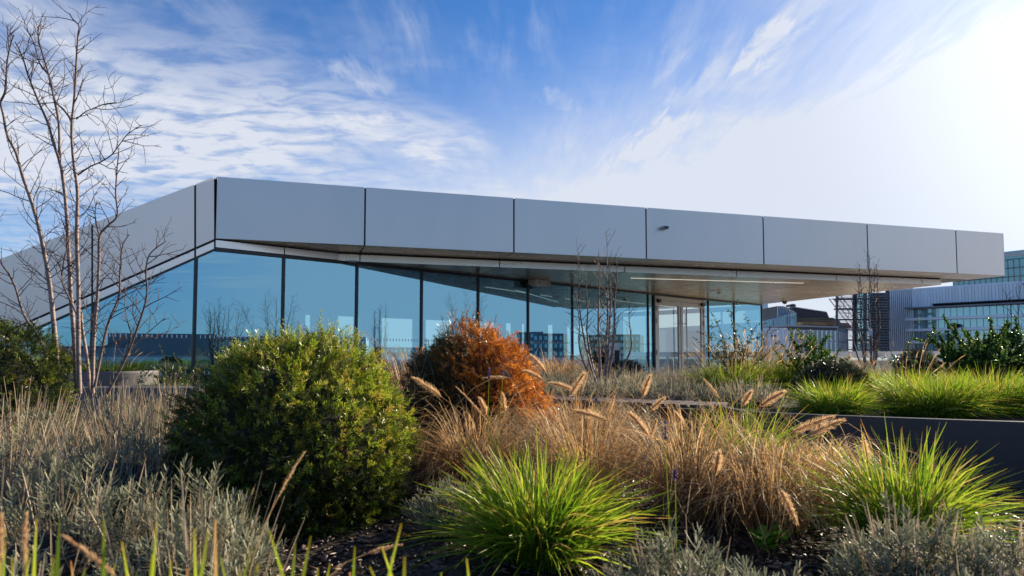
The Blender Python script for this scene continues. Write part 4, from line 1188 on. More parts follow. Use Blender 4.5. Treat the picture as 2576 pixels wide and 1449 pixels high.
def small_yew(label, u0, u1, vt, Y, base=BED, m='darkyew', n=1500, kf=k_sun_tips):
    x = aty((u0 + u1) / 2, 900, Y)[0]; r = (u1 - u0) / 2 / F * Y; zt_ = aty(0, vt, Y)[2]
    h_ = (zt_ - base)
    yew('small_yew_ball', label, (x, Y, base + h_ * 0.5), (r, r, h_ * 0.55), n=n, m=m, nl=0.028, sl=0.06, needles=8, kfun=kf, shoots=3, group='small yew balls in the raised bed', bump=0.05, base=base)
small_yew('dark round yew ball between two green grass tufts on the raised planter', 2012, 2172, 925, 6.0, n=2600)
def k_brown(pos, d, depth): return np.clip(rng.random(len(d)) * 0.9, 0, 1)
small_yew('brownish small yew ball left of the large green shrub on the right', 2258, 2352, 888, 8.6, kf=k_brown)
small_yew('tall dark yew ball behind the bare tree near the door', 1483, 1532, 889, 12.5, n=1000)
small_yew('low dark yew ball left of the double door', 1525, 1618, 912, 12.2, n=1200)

# --- lavenders: left bank
LV = [((-1.85, 2.50), 0.66, 0.36), ((-1.45, 2.25), 0.62, 0.33), ((-1.10, 2.28), 0.60, 0.30), ((-0.86, 1.90), 0.57, 0.24),
      ((-1.9, 3.3), 0.68, 0.42), ((-2.6, 3.4), 0.70, 0.42), ((-2.2, 4.2), 0.70, 0.45), ((-3.1, 4.3), 0.72, 0.45), ((-2.55, 5.2), 0.74, 0.45),
      ((-3.4, 5.9), 0.70, 0.45), ((-1.75, 5.1), 0.68, 0.42), ((-1.12, 1.55), 0.46, 0.24), ((-2.35, 2.6), 0.64, 0.36), ((-2.0, 6.1), 0.66, 0.4)]
LL = ['grey-green lavender mound at the left edge of the foreground', 'silvery lavender mound left of the big yew, nearest the camera on that side', 'lavender mound touching the lower left of the big yew',
      'lavender with splayed bare stalks just below the big yew', 'tan-stalked lavender directly left of the big yew', 'tan-stalked lavender mound in the middle of the left bank',
      'lavender mound before the foot of the birch, right half', 'lavender mound before the foot of the birch, left half', 'lavender growing at the birch foot',
      'lavender beside the olive yew at the left edge', 'lavender behind the left shoulder of the big yew', 'small lavender tuft at the bottom left under the splayed stalks',
      'lavender mound cut by the left edge, behind the nearest one', 'farthest lavender of the left bank before the grey pot']
for (c_, tp, r_), lb in zip(LV, LL):
    near_ = c_[1] < 3
    lavender(lb, c_, tp, r_, n=115 if near_ else 150, stalks=140 if c_[1] > 3 else 34, sl=0.20 if c_[1] > 3 else 0.15, ll=0.036, leaves=16, group='lavender clumps of the left bank')
# right and centre lavenders
RV = [((0.47, 1.95), 0.46, 0.20, 'silver lavender in front of the bright green grass tuft', 20), ((0.38, 1.62), 0.40, 0.17, 'low silver lavender at the bottom centre right', 6), ((0.66, 1.78), 0.42, 0.17, 'silver lavender rosettes right of the bottom centre', 8),
      ((1.18, 2.05), 0.52, 0.20, 'tall grey lavender in front of the right green grass tuft', 40), ((1.42, 2.0), 0.50, 0.20, 'grey lavender at the lower right edge', 30), ((1.18, 1.68), 0.40, 0.22, 'lavender with many cut stalks at the bottom right', 60),
      ((0.98, 1.5), 0.34, 0.16, 'small lavender with dry stalks low at the bottom right', 40), ((-0.27, 3.05), 0.40, 0.17, 'small silver lavender at the right foot of the big yew', 4), ((0.02, 4.1), 0.60, 0.30, 'grey lavender between tan grass and bright green tuft', 10),
      ((0.75, 5.1), 0.60, 0.36, 'lavender with pale stalks in front of the bench', 90), ((1.05, 4.9), 0.56, 0.30, 'lavender right of centre before the bench', 50), ((0.30, 5.6), 0.56, 0.3, 'lavender at the left end of the bench', 50)]
for c_, tp, r_, lb, sk in RV:
    lavender(lb, c_, tp, r_, n=110, stalks=sk, sl=0.13, ll=0.038, leaves=18, group='lavender clumps of the right foreground')
BV = [((1.5, 8.6), 0.78, 0.5, 'dim lavender behind the bench, left of the door line'), ((2.2, 9.3), 0.80, 0.5, 'dull lavender mound before the left door leaf'), ((2.7, 8.8), 0.80, 0.45, 'dull lavender mound before the right door leaf'),
      ((0.9, 8.8), 0.80, 0.45, 'greyish lavender at the foot of the slender bare tree'), ((0.35, 8.2), 0.76, 0.4, 'greyish lavender behind the browned yew'), ((3.3, 10.0), 0.78, 0.5, 'dull lavender right of the door'),
      ((5.6, 9.8), 0.86, 0.5, 'greyish lavender left of the slim young tree'), ((6.6, 10.2), 0.9, 0.5, 'greyish lavender right of the slim young tree')]
BV += [((0.9, 6.9), 0.70, 0.4, 'dull low lavender right behind the left half of the bench'), ((1.6, 6.6), 0.68, 0.4, 'dull low lavender right behind the middle of the bench'), ((2.2, 6.3), 0.68, 0.35, 'dull low lavender behind the right end of the bench'),
       ((0.1, 7.3), 0.72, 0.4, 'dull low lavender between the bench and the browned yew'), ((1.4, 7.5), 0.72, 0.42, 'dull low lavender two rows behind the bench'), ((2.1, 7.7), 0.74, 0.42, 'dull low lavender in the bed between bench and door'), ((3.1, 6.0), 0.64, 0.3, 'small dull lavender beside the dark yew ball'),
       ((4.9, 7.0), 0.72, 0.4, 'dull lavender behind the lime green tufts')]
for c_, tp, r_, lb in BV:
    lavender(lb, c_, tp, r_, n=150, stalks=70, sl=0.16, ll=0.05, leaves=9, base=BED, group='dull lavender clumps of the raised bed', lw=0.008, seg=1, stw=0.004)

# --- green grasses
def green(label, c, n, length, r0, width, spread=1.15, stray=0.03, droop=0.35, m='grass', base=SOIL, seg=4, sxy=(1, 1)):
    return grass_clump('green_grass_tuft', label, 'grass', (c[0], c[1], base), n=n, length=length, r0=r0, spread=spread, width=width, m=m, stray=stray, droop=droop, group='green grass tufts', seg=seg, scale_xy=sxy)
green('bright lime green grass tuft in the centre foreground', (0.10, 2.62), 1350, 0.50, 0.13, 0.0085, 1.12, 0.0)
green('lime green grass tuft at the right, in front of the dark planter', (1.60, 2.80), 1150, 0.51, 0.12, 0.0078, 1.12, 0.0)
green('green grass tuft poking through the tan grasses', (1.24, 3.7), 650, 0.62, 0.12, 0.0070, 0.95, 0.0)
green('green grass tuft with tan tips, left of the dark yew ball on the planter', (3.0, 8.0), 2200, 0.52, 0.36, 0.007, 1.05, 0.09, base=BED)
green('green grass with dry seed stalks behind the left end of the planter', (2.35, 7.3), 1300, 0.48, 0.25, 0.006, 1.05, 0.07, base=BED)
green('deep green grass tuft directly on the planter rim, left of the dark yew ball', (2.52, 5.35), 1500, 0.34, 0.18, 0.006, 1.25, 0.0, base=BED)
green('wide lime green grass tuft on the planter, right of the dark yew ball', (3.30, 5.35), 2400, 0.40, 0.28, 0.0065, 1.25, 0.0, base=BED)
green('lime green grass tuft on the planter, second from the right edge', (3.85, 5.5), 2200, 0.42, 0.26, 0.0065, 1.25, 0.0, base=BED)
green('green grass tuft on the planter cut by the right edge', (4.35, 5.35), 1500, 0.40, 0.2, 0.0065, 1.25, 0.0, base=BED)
green('dark green grass tuft between planter rim and young tree', (3.6, 6.3), 1400, 0.40, 0.3, 0.006, 1.1, 0.03, base=BED)
green('small yellowish grass tuft behind the dark yew ball', (4.3, 8.6), 900, 0.32, 0.3, 0.007, 1.1, 0.05, base=BED)
green('grass growing in the round grey pot on the left', (POT[0], POT[1]), 700, 0.28, 0.4, 0.008, 0.9, 0.02, base=POT[2] - 0.06, m='duskgrass')
green('short grass tuft at the foot of the glass beside the grey pot', (POT[0] + 1.0, POT[1] - 0.5), 400, 0.30, 0.25, 0.008, 0.9, 0.02, base=0.45, m='duskgrass')
# blades right in front of the camera
fo = thing('foreground_grass', 'out-of-focus green grass blades along the bottom left of the picture', 'grass', (-0.5, 0.8, SOIL))
rb = Ribbons()
tips = [(0, 1320), (30, 1400), (92, 1306), (70, 1380), (150, 1306), (135, 1400), (178, 1411), (262, 1306), (307, 1362), (290, 1420), (384, 1394), (394, 1313), (430, 1410), (489, 1330), (524, 1335), (541, 1306), (555, 1400),
        (635, 1376), (677, 1334), (710, 1420), (743, 1366), (782, 1348), (800, 1430), (893, 1376), (880, 1440), (961, 1376), (1010, 1317), (1018, 1400), (1174, 1404), (1110, 1440), (14, 1330), (215, 1430), (345, 1435), (470, 1430), (600, 1440), (650, 1420), (930, 1425), (830, 1420)]
T = []; Rt = []
for u, v in tips:
    Y = 0.78 + 0.3 * rng.random()
    t_ = aty(u, v, Y); T.append(t_)
    Rt.append([t_[0] + rng.normal(0, 0.05), Y + rng.normal(0, 0.05), SOIL])
T = np.array(T); Rt = np.array(Rt)
cl_ = Rt * 0.45 + T * 0.55 + rng.normal(0, 0.012, T.shape); cl_[:, 2] += 0.05
n_ = len(T)
rb.bez(Rt, cl_, T, np.full(n_, 0.0095), unit(np.array([[1.0, 0, 0]]) + 0.5 * rdir(n_)), 8, (0.9, 1, 1, 0.85, 0.15), rnd=np.where(np.arange(n_) % 9 == 6, 0.95, 0.3 + 0.5 * rng.random(n_)))
rb.build('leaf_blades', MT['grass'], fo)
# out-of-focus dry plumes near the camera
fo = thing('foreground_dry_grass', 'blurred dry seed heads among the green blades at the bottom left', 'grass', (-0.6, 1.0, SOIL), 'tan fountain grasses')
for (tp_, bs_, Y) in (((66, 1298), (60, 1420), 0.95), ((160, 1350), (290, 1449), 0.95), ((2, 1300), (4, 1420), 0.9)):
    a = aty(*tp_, Y); b_ = aty(*bs_, Y); r_ = np.array([b_[0], Y, SOIL]); plume(fo, b_, a, r_, rad=0.006, nb=160)
a, b_ = aty(764, 1140, 1.5), aty(700, 1250, 1.5); plume(fo, b_, a, (aty(640, 1449, 1.5)[0], 1.5, SOIL), rad=0.005, nb=200)
a, b_ = aty(1005, 1372, 1.3), aty(925, 1392, 1.3); plume(fo, b_, a, (aty(880, 1449, 1.3)[0], 1.3, SOIL), rad=0.005, nb=200)

# --- tan fountain grasses
def tan(label, c, n=900, length=0.5, r0=0.12, base=SOIL, width=0.0045, spread=1.0):
    return curly_clump('dry_fountain_grass', label, 'grass', (c[0], c[1], base), n=n, length=length, r0=r0, width=width, group='tan fountain grasses', spread=spread)
t1 = tan('curling tan grass clump between the green yew and the centre', (-0.20, 3.85), 950, 0.56, 0.10, spread=1.1)
t2 = tan('tan grass clump behind the bright green centre tuft', (0.42, 3.75), 760, 0.60, 0.16)
t3 = tan('tan grass clump under the purple flower, right of the centre tuft', (0.88, 3.40), 760, 0.60, 0.16)
t4 = tan('orange-tan grass clump, middle of the dry patch on the right', (1.18, 3.15), 760, 0.46, 0.16)
t5 = tan('tan grass clump left of the right green tuft', (1.48, 3.45), 760, 0.42, 0.16)
t6 = tan('tan grass clump in front of the planter wall', (1.72, 3.85), 700, 0.34, 0.14)
t7 = tan('tan grass clump behind the browned yew to the right', (0.45, 4.7), 900, 0.55, 0.16)
t8 = tan('upright tan grass between the two yew bushes', (-0.72, 5.0), 500, 0.95, 0.10, spread=0.45)
t9 = tan('dry brown grass before the glazing at mid distance', (0.6, 9.4), 900, 0.5, 0.35, base=BED, width=0.006)
t10 = tan('dry brown grass right of the slim young tree', (5.9, 8.6), 900, 0.45, 0.35, base=BED, width=0.006)
t11 = tan('small dry grass at the left edge of the big yew', (-1.9, 4.6), 350, 0.55, 0.12)
def pl_(par, tip, bs, Y, rad=0.011, nb=300, root=None):
    a = aty(*tip, Y); b_ = aty(*bs, Y + 0.02)
    pl0 = par.location
    r_ = np.array([pl0[0] + 0.04 * rng.normal(), pl0[1] + 0.04 * rng.normal(), pl0[2]])
    b_ = b_ + (b_ - a) * 0.35; plume(par, b_, a, r_, rad=rad * 1.4, nb=int(nb * 2.0))
for args in ((t1, (1044, 954), (1094, 987), 3.5, 0.017), (t2, (1386, 964), (1430, 977), 3.9, 0.015), (t2, (1468, 943), (1442, 984), 3.6, 0.017), (t3, (1634, 950), (1620, 987), 3.4, 0.016),
             (t2, (1452, 1036), (1508, 1052), 3.0, 0.017), (t3, (1589, 1045), (1622, 1085), 2.9, 0.016), (t1, (1208, 1006), (1220, 1033), 3.6, 0.014), (t1, (1264, 994), (1268, 1026), 3.6, 0.013),
             (t3, (1668, 1004), (1643, 1026), 3.5, 0.013), (t2, (1339, 898), (1364, 926), 4.0, 0.017), (t2, (1320, 934), (1352, 948), 4.0, 0.015), (t5, (2092, 1050), (2018, 1078), 2.9, 0.015),
             (t5, (2115, 1060), (2050, 1088), 2.8, 0.016), (t4, (1968, 988), (1925, 1014), 2.9, 0.015), (t4, (1888, 988), (1872, 1014), 3.2, 0.013), (t5, (2172, 1102), (2181, 1150), 3.0, 0.013),
             (t3, (1808, 1145), (1802, 1182), 2.6, 0.016), (t4, (2001, 1310), (1972, 1250), 2.4, 0.013), (t3, (1700, 1040), (1716, 1065), 3.4, 0.012), (t2, (1545, 1000), (1535, 1030), 4.0, 0.010), (t2, (1650, 1060), (1640, 1090), 3.6, 0.012)):
    pl_(*args)
for args in ((t1, (1149, 975), (1200, 1030), 3.4, 0.006), (t1, (1218, 951), (1262, 950), 3.3, 0.007), (t7, (1480, 935), (1468, 975), 3.9, 0.006), (t3, (1772, 955), (1800, 990), 3.2, 0.007), (t4, (1690, 1120), (1600, 1090), 2.2, 0.005)):
    pl_(*args, nb=160)
# purple lavender flowers
fl = thing('flowering_lavender', 'purple lavender spikes standing over the tan grass in the centre', 'lavender', (0.5, 2.4, SOIL))
for u, v, Y, Ln, ru in ((1672, 1058, 2.0, 0.055, 1690), (1231, 926, 3.3, 0.045, 1222), (1266, 935, 3.4, 0.035, 1240), (1698, 1180, 2.2, 0.03, 1700), (1500, 1000, 3.5, 0.03, 1500)):
    tp_ = aty(u, v, Y); flower_spike(fl, tp_, Ln, (aty(ru, 1200, Y)[0], Y, SOIL), 0.009)
# small bright herb
c = np.array([1.04, 2.78, SOIL])
hb = thing('leafy_herb', 'small bright green broad-leaved plant under the tan grasses', 'plant', tuple(c))
rb = Ribbons(); n_ = 60
ph = rng.random(n_) * 6.28; d = np.stack([np.cos(ph), np.sin(ph), 0.5 + 0.6 * rng.random(n_)], 1)
p = c + np.stack([rng.normal(0, 0.03, n_), rng.normal(0, 0.03, n_), 0.02 + 0.05 * rng.random(n_)], 1)
rb.bez(p, p + unit(d) * 0.035, p + unit(d) * 0.065 - UP * 0.01, np.full(n_, 0.035), unit(np.cross(d, UP)), 4, (0.25, 1, 0.9, 0.2))
rb.build('leaves', MT['herb'], hb)

# --- leafy shrubs
def leafy_shrub(name, label, base, stems, n_leaf=40, ll=0.03, lw=0.018, m='leaf', kind=0.0, side=5, spikes=False):
    o = thing(name, label, 'shrub', tuple(base))
    rb = Ribbons(); tb = []
    for tip in stems:
        tip = np.array(tip, float); b0 = np.array(base, float) + np.array([rng.normal(0, 0.06), rng.normal(0, 0.06), 0])
        m_ = b0 * 0.5 + tip * 0.5; m_[2] += 0.12 * (tip[2] - b0[2]); m_[:2] += (b0[:2] - tip[:2]) * 0.12
        t = np.linspace(0, 1, 9)[:, None]
        P = (1 - t) ** 2 * b0 + 2 * t * (1 - t) * m_ + t ** 2 * tip
        tb.append((P, np.linspace(0.007, 0.002, 9), 1.0, 4))
        subs = [P]
        for q in range(side):
            f = 0.3 + 0.65 * rng.random(); i = int(f * 8); d = unit(unit(tip - b0) * 0.5 + rdir(1)[0] * 0.9 + UP * 0.3)
            Lq = 0.10 + 0.22 * rng.random()
            Q_ = np.array([P[i] + d * Lq * k / 5 + UP * 0.03 * (k / 5) ** 2 for k in range(6)])
            tb.append((Q_, np.linspace(0.003, 0.0012, 6), 1.0, 3)); subs.append(Q_)
        for S in subs:
            n = n_leaf if S is P else n_leaf // 2
            f = rng.random(n) * (0.75 if S is P else 1.0) + (0.25 if S is P else 0); x = f * (len(S) - 1); i = np.minimum(x.astype(int), len(S) - 2); u_ = (x - i)[:, None]
            p = S[i] * (1 - u_) + S[i + 1] * u_
            d = unit(rdir(n) + 0.3 * UP + 0.4 * unit(S[-1] - S[0]))
            ln = ll * (0.6 + 0.7 * rng.random(n))
            rb.bez(p, p + d * (ln * 0.5)[:, None], p + d * ln[:, None] - UP * (ln * 0.15)[:, None], lw * (0.7 + 0.5 * rng.random(n)), unit(np.cross(d, rdir(n))), 2, (0.3, 1, 0.15), kind=kind)
            if spikes and rng.random() < 0.6:
                e = S[-1]; d = unit(S[-1] - S[-2] + 0.2 * rdir(1)[0]); n = 26
                f = rng.random(n); p = e + d * (f * 0.10)[:, None]; dd = unit(rdir(n) + d * 0.5)
                rb.bez(p, p + dd * 0.008, p + dd * 0.016, np.full(n, 0.007), unit(np.cross(dd, rdir(n))), 1, (1, 0.5), kind=1.0, rnd=rng.random(n) * 0.4)
    rb.build('foliage', MT[m], o)
    me = tube_set(tb); me.name = 'stems'; link('stems', me, MT['twig'], o)
    return o
Yb = 7.6
tp_ = [aty(u, v, Yb + rng.normal(0, 0.25)) for u, v in ((1775, 840), (1800, 800), (1832, 778), (1790, 870), (1850, 830), (1880, 850), (1905, 815), (1935, 830), (1870, 880), (1815, 875), (1960, 870), (1760, 860), (1845, 900), (1900, 890))]
leafy_shrub('butterfly_bush', 'loose dark shrub with faded flower spikes in front of the glass right of the door', (aty(1860, 950, Yb)[0], Yb, BED), tp_, 34, 0.045, 0.014, kind=0.75, side=3, spikes=True)
Yb = 7.8
tp_ = [aty(u, v, Yb + rng.normal(0, 0.25)) for u, v in ((2000, 860), (2030, 840), (2050, 845), (2070, 850), (2010, 830), (2085, 880), (1985, 900), (2040, 890), (2095, 905), (2130, 920), (1960, 905), (2065, 915))]
leafy_shrub('green_shrub', 'bright green small-leaved shrub in front of the dark grey office block', (aty(2045, 960, Yb)[0], Yb, BED), tp_, 90, 0.036, 0.022, side=5)
Yb = 7.6
tp_ = [aty(u, v, Yb + rng.normal(0, 0.35)) for u, v in ((2400, 838), (2430, 832), (2460, 840), (2500, 833), (2540, 842), (2575, 836), (2610, 840), (2440, 870), (2480, 880), (2530, 880), (2580, 880), (2630, 870), (2420, 905), (2470, 915), (2520, 915), (2560, 910), (2600, 915), (2400, 930), (2450, 945), (2500, 945), (2550, 945),
       (2360, 868), (2335, 850), (2380, 900), (2345, 920), (2370, 880))]
leafy_shrub('large_green_shrub', 'large dense green shrub with arching branches at the right edge', (aty(2490, 965, Yb)[0], Yb, BED), tp_, 260, 0.030, 0.019, side=12)
Yb = 7.2
tp_ = [aty(u, v, Yb + rng.normal(0, 0.2)) for u, v in ((2280, 860), (2325, 845), (2240, 890), (2205, 880), (2250, 930), (2300, 905), (2345, 880), (2220, 930))]
leafy_shrub('green_shrub', 'spindly grey-green shrub between slim young tree and large shrub', (aty(2300, 965, Yb)[0], Yb, BED), tp_, 34, 0.028, 0.016, kind=0.2, side=2)
tp_ = [aty(u, v, 8.4 + rng.normal(0, 0.2)) for u, v in ((400, 925), (420, 915), (450, 912), (470, 920), (490, 925), (435, 935), (480, 940), (395, 945))]
leafy_shrub('low_green_shrub', 'low dark green shrub at the foot of the glass left of the big yew', (aty(445, 990, 8.4)[0], 8.4, 0.45), tp_, 60, 0.03, 0.015, kind=0.4, side=4)
bx = MB().abox(-5.0, -3.6, 7.75, 9.0, 0.0, 0.62)
set_props(bx.build('low_planter_box', MT['potgrey'], bevel=0.01), 'low grey planter box under the low green shrub', 'planter')

# --- bark mulch chips
n = 9000
cx = rng.uniform(-2.6, 2.8, n); cy = rng.uniform(1.1, 4.8, n)
cz = soil_h(cx, cy) + 0.004 + 0.012 * rng.random(n)
Lc = 0.010 + 0.022 * rng.random(n) ** 2.0; Lc[:900] *= 1.9; wd = 0.004 + 0.008 * rng.random(n); th = 0.002 + 0.003 * rng.random(n)
ay = rng.random(n) * 6.28; pt = rng.normal(0, 0.30, n)
a = np.stack([np.cos(ay) * np.cos(pt), np.sin(ay) * np.cos(pt), np.sin(pt)], 1)
bb = unit(np.cross(a, UP + 0.5 * rdir(n))); nn = np.cross(a, bb)
cen = np.stack([cx, cy, cz], 1)
V = []
for sa, sb, sc_ in ((-1, -1, -1), (1, -0.7, -1), (0.8, 1, -1), (-0.9, 0.8, -1), (-1, -1, 1), (1, -0.7, 1), (0.8, 1, 1), (-0.9, 0.8, 1)):
    V.append(cen + a * (sa * Lc)[:, None] + bb * (sb * wd)[:, None] + nn * (sc_ * th)[:, None])
V = np.stack(V, 1).reshape(-1, 3)
fi = np.array([[0, 3, 2, 1], [4, 5, 6, 7], [0, 1, 5, 4], [1, 2, 6, 5], [2, 3, 7, 6], [3, 0, 4, 7]]).ravel()
ff = (np.arange(n)[:, None] * 8 + fi[None, :]).ravel()
rv = np.repeat(rng.random(n), 8)
me = raw_mesh('bark_mulch', V, ff, 4, {'r': rv, 't': rv * 0, 'k': rv * 0})
set_props(link('bark_mulch', me, MT['chip']), kind='stuff')

# ------------------------------------------------------------------ balustrade of the terrace, right
bal = thing('terrace_balustrade', 'white capped glass balustrade at the far edge of the terrace', 'fence', (12, 25, 0))
r0_ = aty(1690, 897, 27.0); r1_ = aty(2475, 883, 22.5); r0_[2] = 0; r1_[2] = 0
rd = unit(r1_ - r0_); rn = np.array([rd[1], -rd[0], 0]); RL = np.linalg.norm(r1_ - r0_)
def rp_(s, z): return r0_ + rd * s + UP * z
r1b = RL + 4
MB().box(rp_(r1b / 2, 0.99), rd * r1b / 2, rn * 0.12, UP * 0.11).build('coping', MT['whitepanel'], bal, bevel=0.01)
nsg = 12
for i in range(nsg + 1):
    MB().box(rp_(r1b * i / nsg, 0.455), rd * 0.06, rn * 0.05, UP * 0.455).build('post', MT['whitepanel'], bal)
for i in range(nsg):
    a_, c_ = r1b * i / nsg + 0.07, r1b * (i + 1) / nsg - 0.07
    b = MB(); b.v = [tuple(rp_(a_, 0.06)), tuple(rp_(c_, 0.06)), tuple(rp_(c_, 0.9)), tuple(rp_(a_, 0.9))]; b.f = [(0, 1, 2, 3)]
    b.build('glass_panel', MT['railglass'], bal)
ns_ = int(r1b / 0.6)
MB().box(rp_(r1b / 2, 0.40) - rn * 1.6, rd * r1b / 2, rn * 0.1, UP * 0.36).build('backing_wall', MT['palegrey'], bal)

# ------------------------------------------------------------------ distant buildings on the right
def px_face(u0, u1, v0, v1, Y, Y2=None):
    """rectangle facing the camera: corners at left depth Y, right depth Y2"""
    Y2 = Y if Y2 is None else Y2
    a = aty(u0, v1, Y); b_ = aty(u1, v1, Y2); zt_ = aty(u0, v0, Y)[2]
    return a, b_, zt_
class Facade:
    def __init__(s, u0, u1, vtop, Y0, Y1, depth, name, label, m, zbot=-22, cat='building', group=None):
        s.a = aty(u0, 891, Y0); s.b = aty(u1, 891, Y1); s.a[2] = 0; s.b[2] = 0
        s.d = unit(s.b - s.a); s.n = np.array([s.d[1], -s.d[0], 0]); s.L = np.linalg.norm(s.b - s.a)
        s.z1 = aty((u0 + u1) / 2, vtop, (Y0 + Y1) / 2)[2]; s.z0 = zbot
        s.o = thing(name, label, cat, (s.a[0], s.a[1], zbot), group)
        MB().poly_prism([s.a + UP * zbot, s.b + UP * zbot, s.b + UP * s.z1, s.a + UP * s.z1], -s.n * depth).build('wall', m, s.o)
    def u(s, px_):       # station of a picture column
        d = ray(px_, 891); d = d / d[1]
        # intersect a + t*d with ray k*d
        A = np.array([[s.d[0], -d[0]], [s.d[1], -d[1]]]); t = np.linalg.solve(A, -s.a[:2]); return t[0]
    def z(s, px_, v):
        st_ = s.u(px_); p = s.a + s.d * st_; return aty(px_, v, p[1])[2]
    def rect(s, s0, s1, z0, z1, off, th, name, m):
        p = lambda q, z: s.a + s.d * q + s.n * off + UP * z
        return MB().poly_prism([p(s0, z0), p(s1, z0), p(s1, z1), p(s0, z1)], -s.n * th).build(name, m, s.o)
    def pane(s, s0, s1, z0, z1, off, name, m, parent=None):
        p = lambda q, z: s.a + s.d * q + s.n * off + UP * z
        b = MB(); b.v = [tuple(p(s0, z0)), tuple(p(s1, z0)), tuple(p(s1, z1)), tuple(p(s0, z1))]; b.f = [(0, 1, 2, 3)]
        return b.build(name, m, s.o)
MT['dglass'] = mat('distant_window_glass', (0.05, 0.085, 0.10), 0.06, 0.0, 0, 1, 0, 1, 1.0)
MT['dglass'].node_tree.nodes['Principled BSDF'].inputs['Metallic'].default_value = 0.35
MT['dglass'].node_tree.nodes['Principled BSDF'].inputs['Base Color'].default_value = (0.36, 0.52, 0.56, 1)
MT['greenglass'] = mat('green_tower_glass', (0.20, 0.33, 0.33), 0.12, 0.35, 0.08, 0.2)
MT['curtain'] = mat('window_blind', (0.30, 0.37, 0.36), 0.6)

# 1 white panelled block
f1 = Facade(1905, 1982, 824, 54, 55, 3, 'panelled_block', 'white panelled plant block just right of the pavilion corner', MT['palegrey'])
nw = 9
for r_ in range(3):
    z1 = f1.z1 - 0.05 - r_ * 2.05
    for i in range(nw):
        f1.rect(i * f1.L / nw + 0.02, (i + 1) * f1.L / nw - 0.02, z1 - 2.0, z1, 0.08, 0.07, 'wall_panel', MT['whitepanel'])
for r_ in range(2):
    f1.rect(f1.L * 0.45, f1.L * 0.60, f1.z1 - 0.75 - r_ * 2.05, f1.z1 - 0.6 - r_ * 2.05, 0.10, 0.03, 'vent', MT['darkclad'])
# 2 dark grey office with windows
f2 = Facade(1982, 2108, 823, 58, 61, 14, 'dark_office_block', 'dark grey two-storey office block with tall narrow windows', MT['darkclad'])
f2b = f2
side_len = 7.0
pE = f2.b
sidev = unit(aty(2130, 891, 66) * np.array([1, 1, 0]) - pE * np.array([1, 1, 0]))
ncol = 11
for r_, (v0, v1) in enumerate(((832, 857), (861, 885))):
    zt_, zb_ = f2.z(2045, v0), f2.z(2045, v1)
    for i in range(ncol):
        s0 = f2.L * (i + 0.2) / ncol; s1 = f2.L * (i + 0.85) / ncol
        f2.rect(s0 - 0.05, s1 + 0.05, zb_ - 0.05, zt_ + 0.05, 0.06, 0.05, 'window_frame', MT['whitepanel2'])
        f2.pane(s0, s0 + (s1 - s0) * 0.42, zb_, zt_, 0.075, 'window_pane', MT['dglass'])
        f2.pane(s0 + (s1 - s0) * 0.46, s1, zb_, zt_, 0.075, 'window_pane', MT['curtain'])
    for i in range(6):
        q0 = pE + sidev * (0.6 + i * 1.0); nrm_ = np.array([sidev[1], -sidev[0], 0])
        MB().poly_prism([q0 + nrm_ * 0.05 + UP * zb_, q0 + sidev * 0.7 + nrm_ * 0.05 + UP * zb_, q0 + sidev * 0.7 + nrm_ * 0.05 + UP * zt_, q0 + nrm_ * 0.05 + UP * zt_], -nrm_ * 0.04).build('side_window', MT['palegrey'], f2.o)
MB().poly_prism([pE + UP * -22, pE + sidev * side_len + UP * -22, pE + sidev * side_len + UP * f2.z1, pE + UP * f2.z1], -f2.n * 6).build('side_wall', MT['greyclad'], f2.o)
f2.rect(-0.1, f2.L + 0.05, f2.z1, f2.z1 + 0.12, 0.12, 4.0, 'parapet', MT['palegrey'])
# 3 building with sloping glass and stepped dark roofs
f3 = Facade(1918, 2135, 812, 75, 80, 20, 'terraced_glass_building', 'building with a slanting glass front and stepped dark roofs with dry planting', MT['palegrey'])
def pxpoly(name, pts, Y, th, m, par):
    P = [aty(u, v, Y) for u, v in pts]
    return MB().poly_prism(P, (0, th, 0)).build(name, m, par)
pxpoly('glass_wedge', [(1920, 808), (2004, 786), (2004, 826), (1920, 826)], 74, 6, MT['dglass'], f3.o)
for k in range(14):
    u = 1924 + k * 6.0; vt_ = 808 - (u - 1920) / 84 * 22
    pxpoly('glass_mullion', [(u, vt_), (u + 0.7, vt_), (u + 0.7, 826), (u, 826)], 73.9, 0.1, MT['whitepanel'], f3.o)
pxpoly('ribbed_wall', [(1955, 770), (1972, 770), (2004, 786), (1955, 798)], 76, 5, MT['darkclad'], f3.o)
for k in range(9):
    u = 1957 + k * 5; vt_ = 770 + max(0, (u - 1972)) * 0.5
    pxpoly('fin', [(u, vt_), (u + 1.2, vt_ + 0.6), (u + 1.2, 797 - (u - 1955) * 0.24), (u, 797 - (u - 1955) * 0.24)], 75.8, 0.2, MT['whitepanel2'], f3.o)
pxpoly('upper_roof', [(1998, 773), (2080, 785), (2086, 799), (2004, 799), (2004, 786)], 78, 8, MT['darkclad'], f3.o)
pxpoly('roof_edge', [(1998, 771.5), (2080, 784), (2080, 786), (1998, 773.5)], 77.8, 8, MT['palegrey'], f3.o)
pxpoly('green_roof', [(2004, 799), (2095, 799), (2112, 806), (2004, 803)], 77.5, 8, MT['mossroof'], f3.o)
pxpoly('middle_storey', [(2006, 803), (2112, 806), (2115, 812), (2006, 812)], 77.2, 8, MT['brick'], f3.o)
pxpoly('dry_planting', [(2018, 810), (2130, 812), (2140, 819), (2018, 817)], 73.6, 3, MT['dryroof'], f3.o)
pxpoly('lower_storey', [(2015, 817), (2142, 819), (2142, 826), (2015, 826)], 73.8, 3, MT['brick'], f3.o)
pxpoly('roof_plant', [(1986, 766), (1992, 765), (1994, 771), (1986, 772)], 79, 1, MT['darkclad'], f3.o)
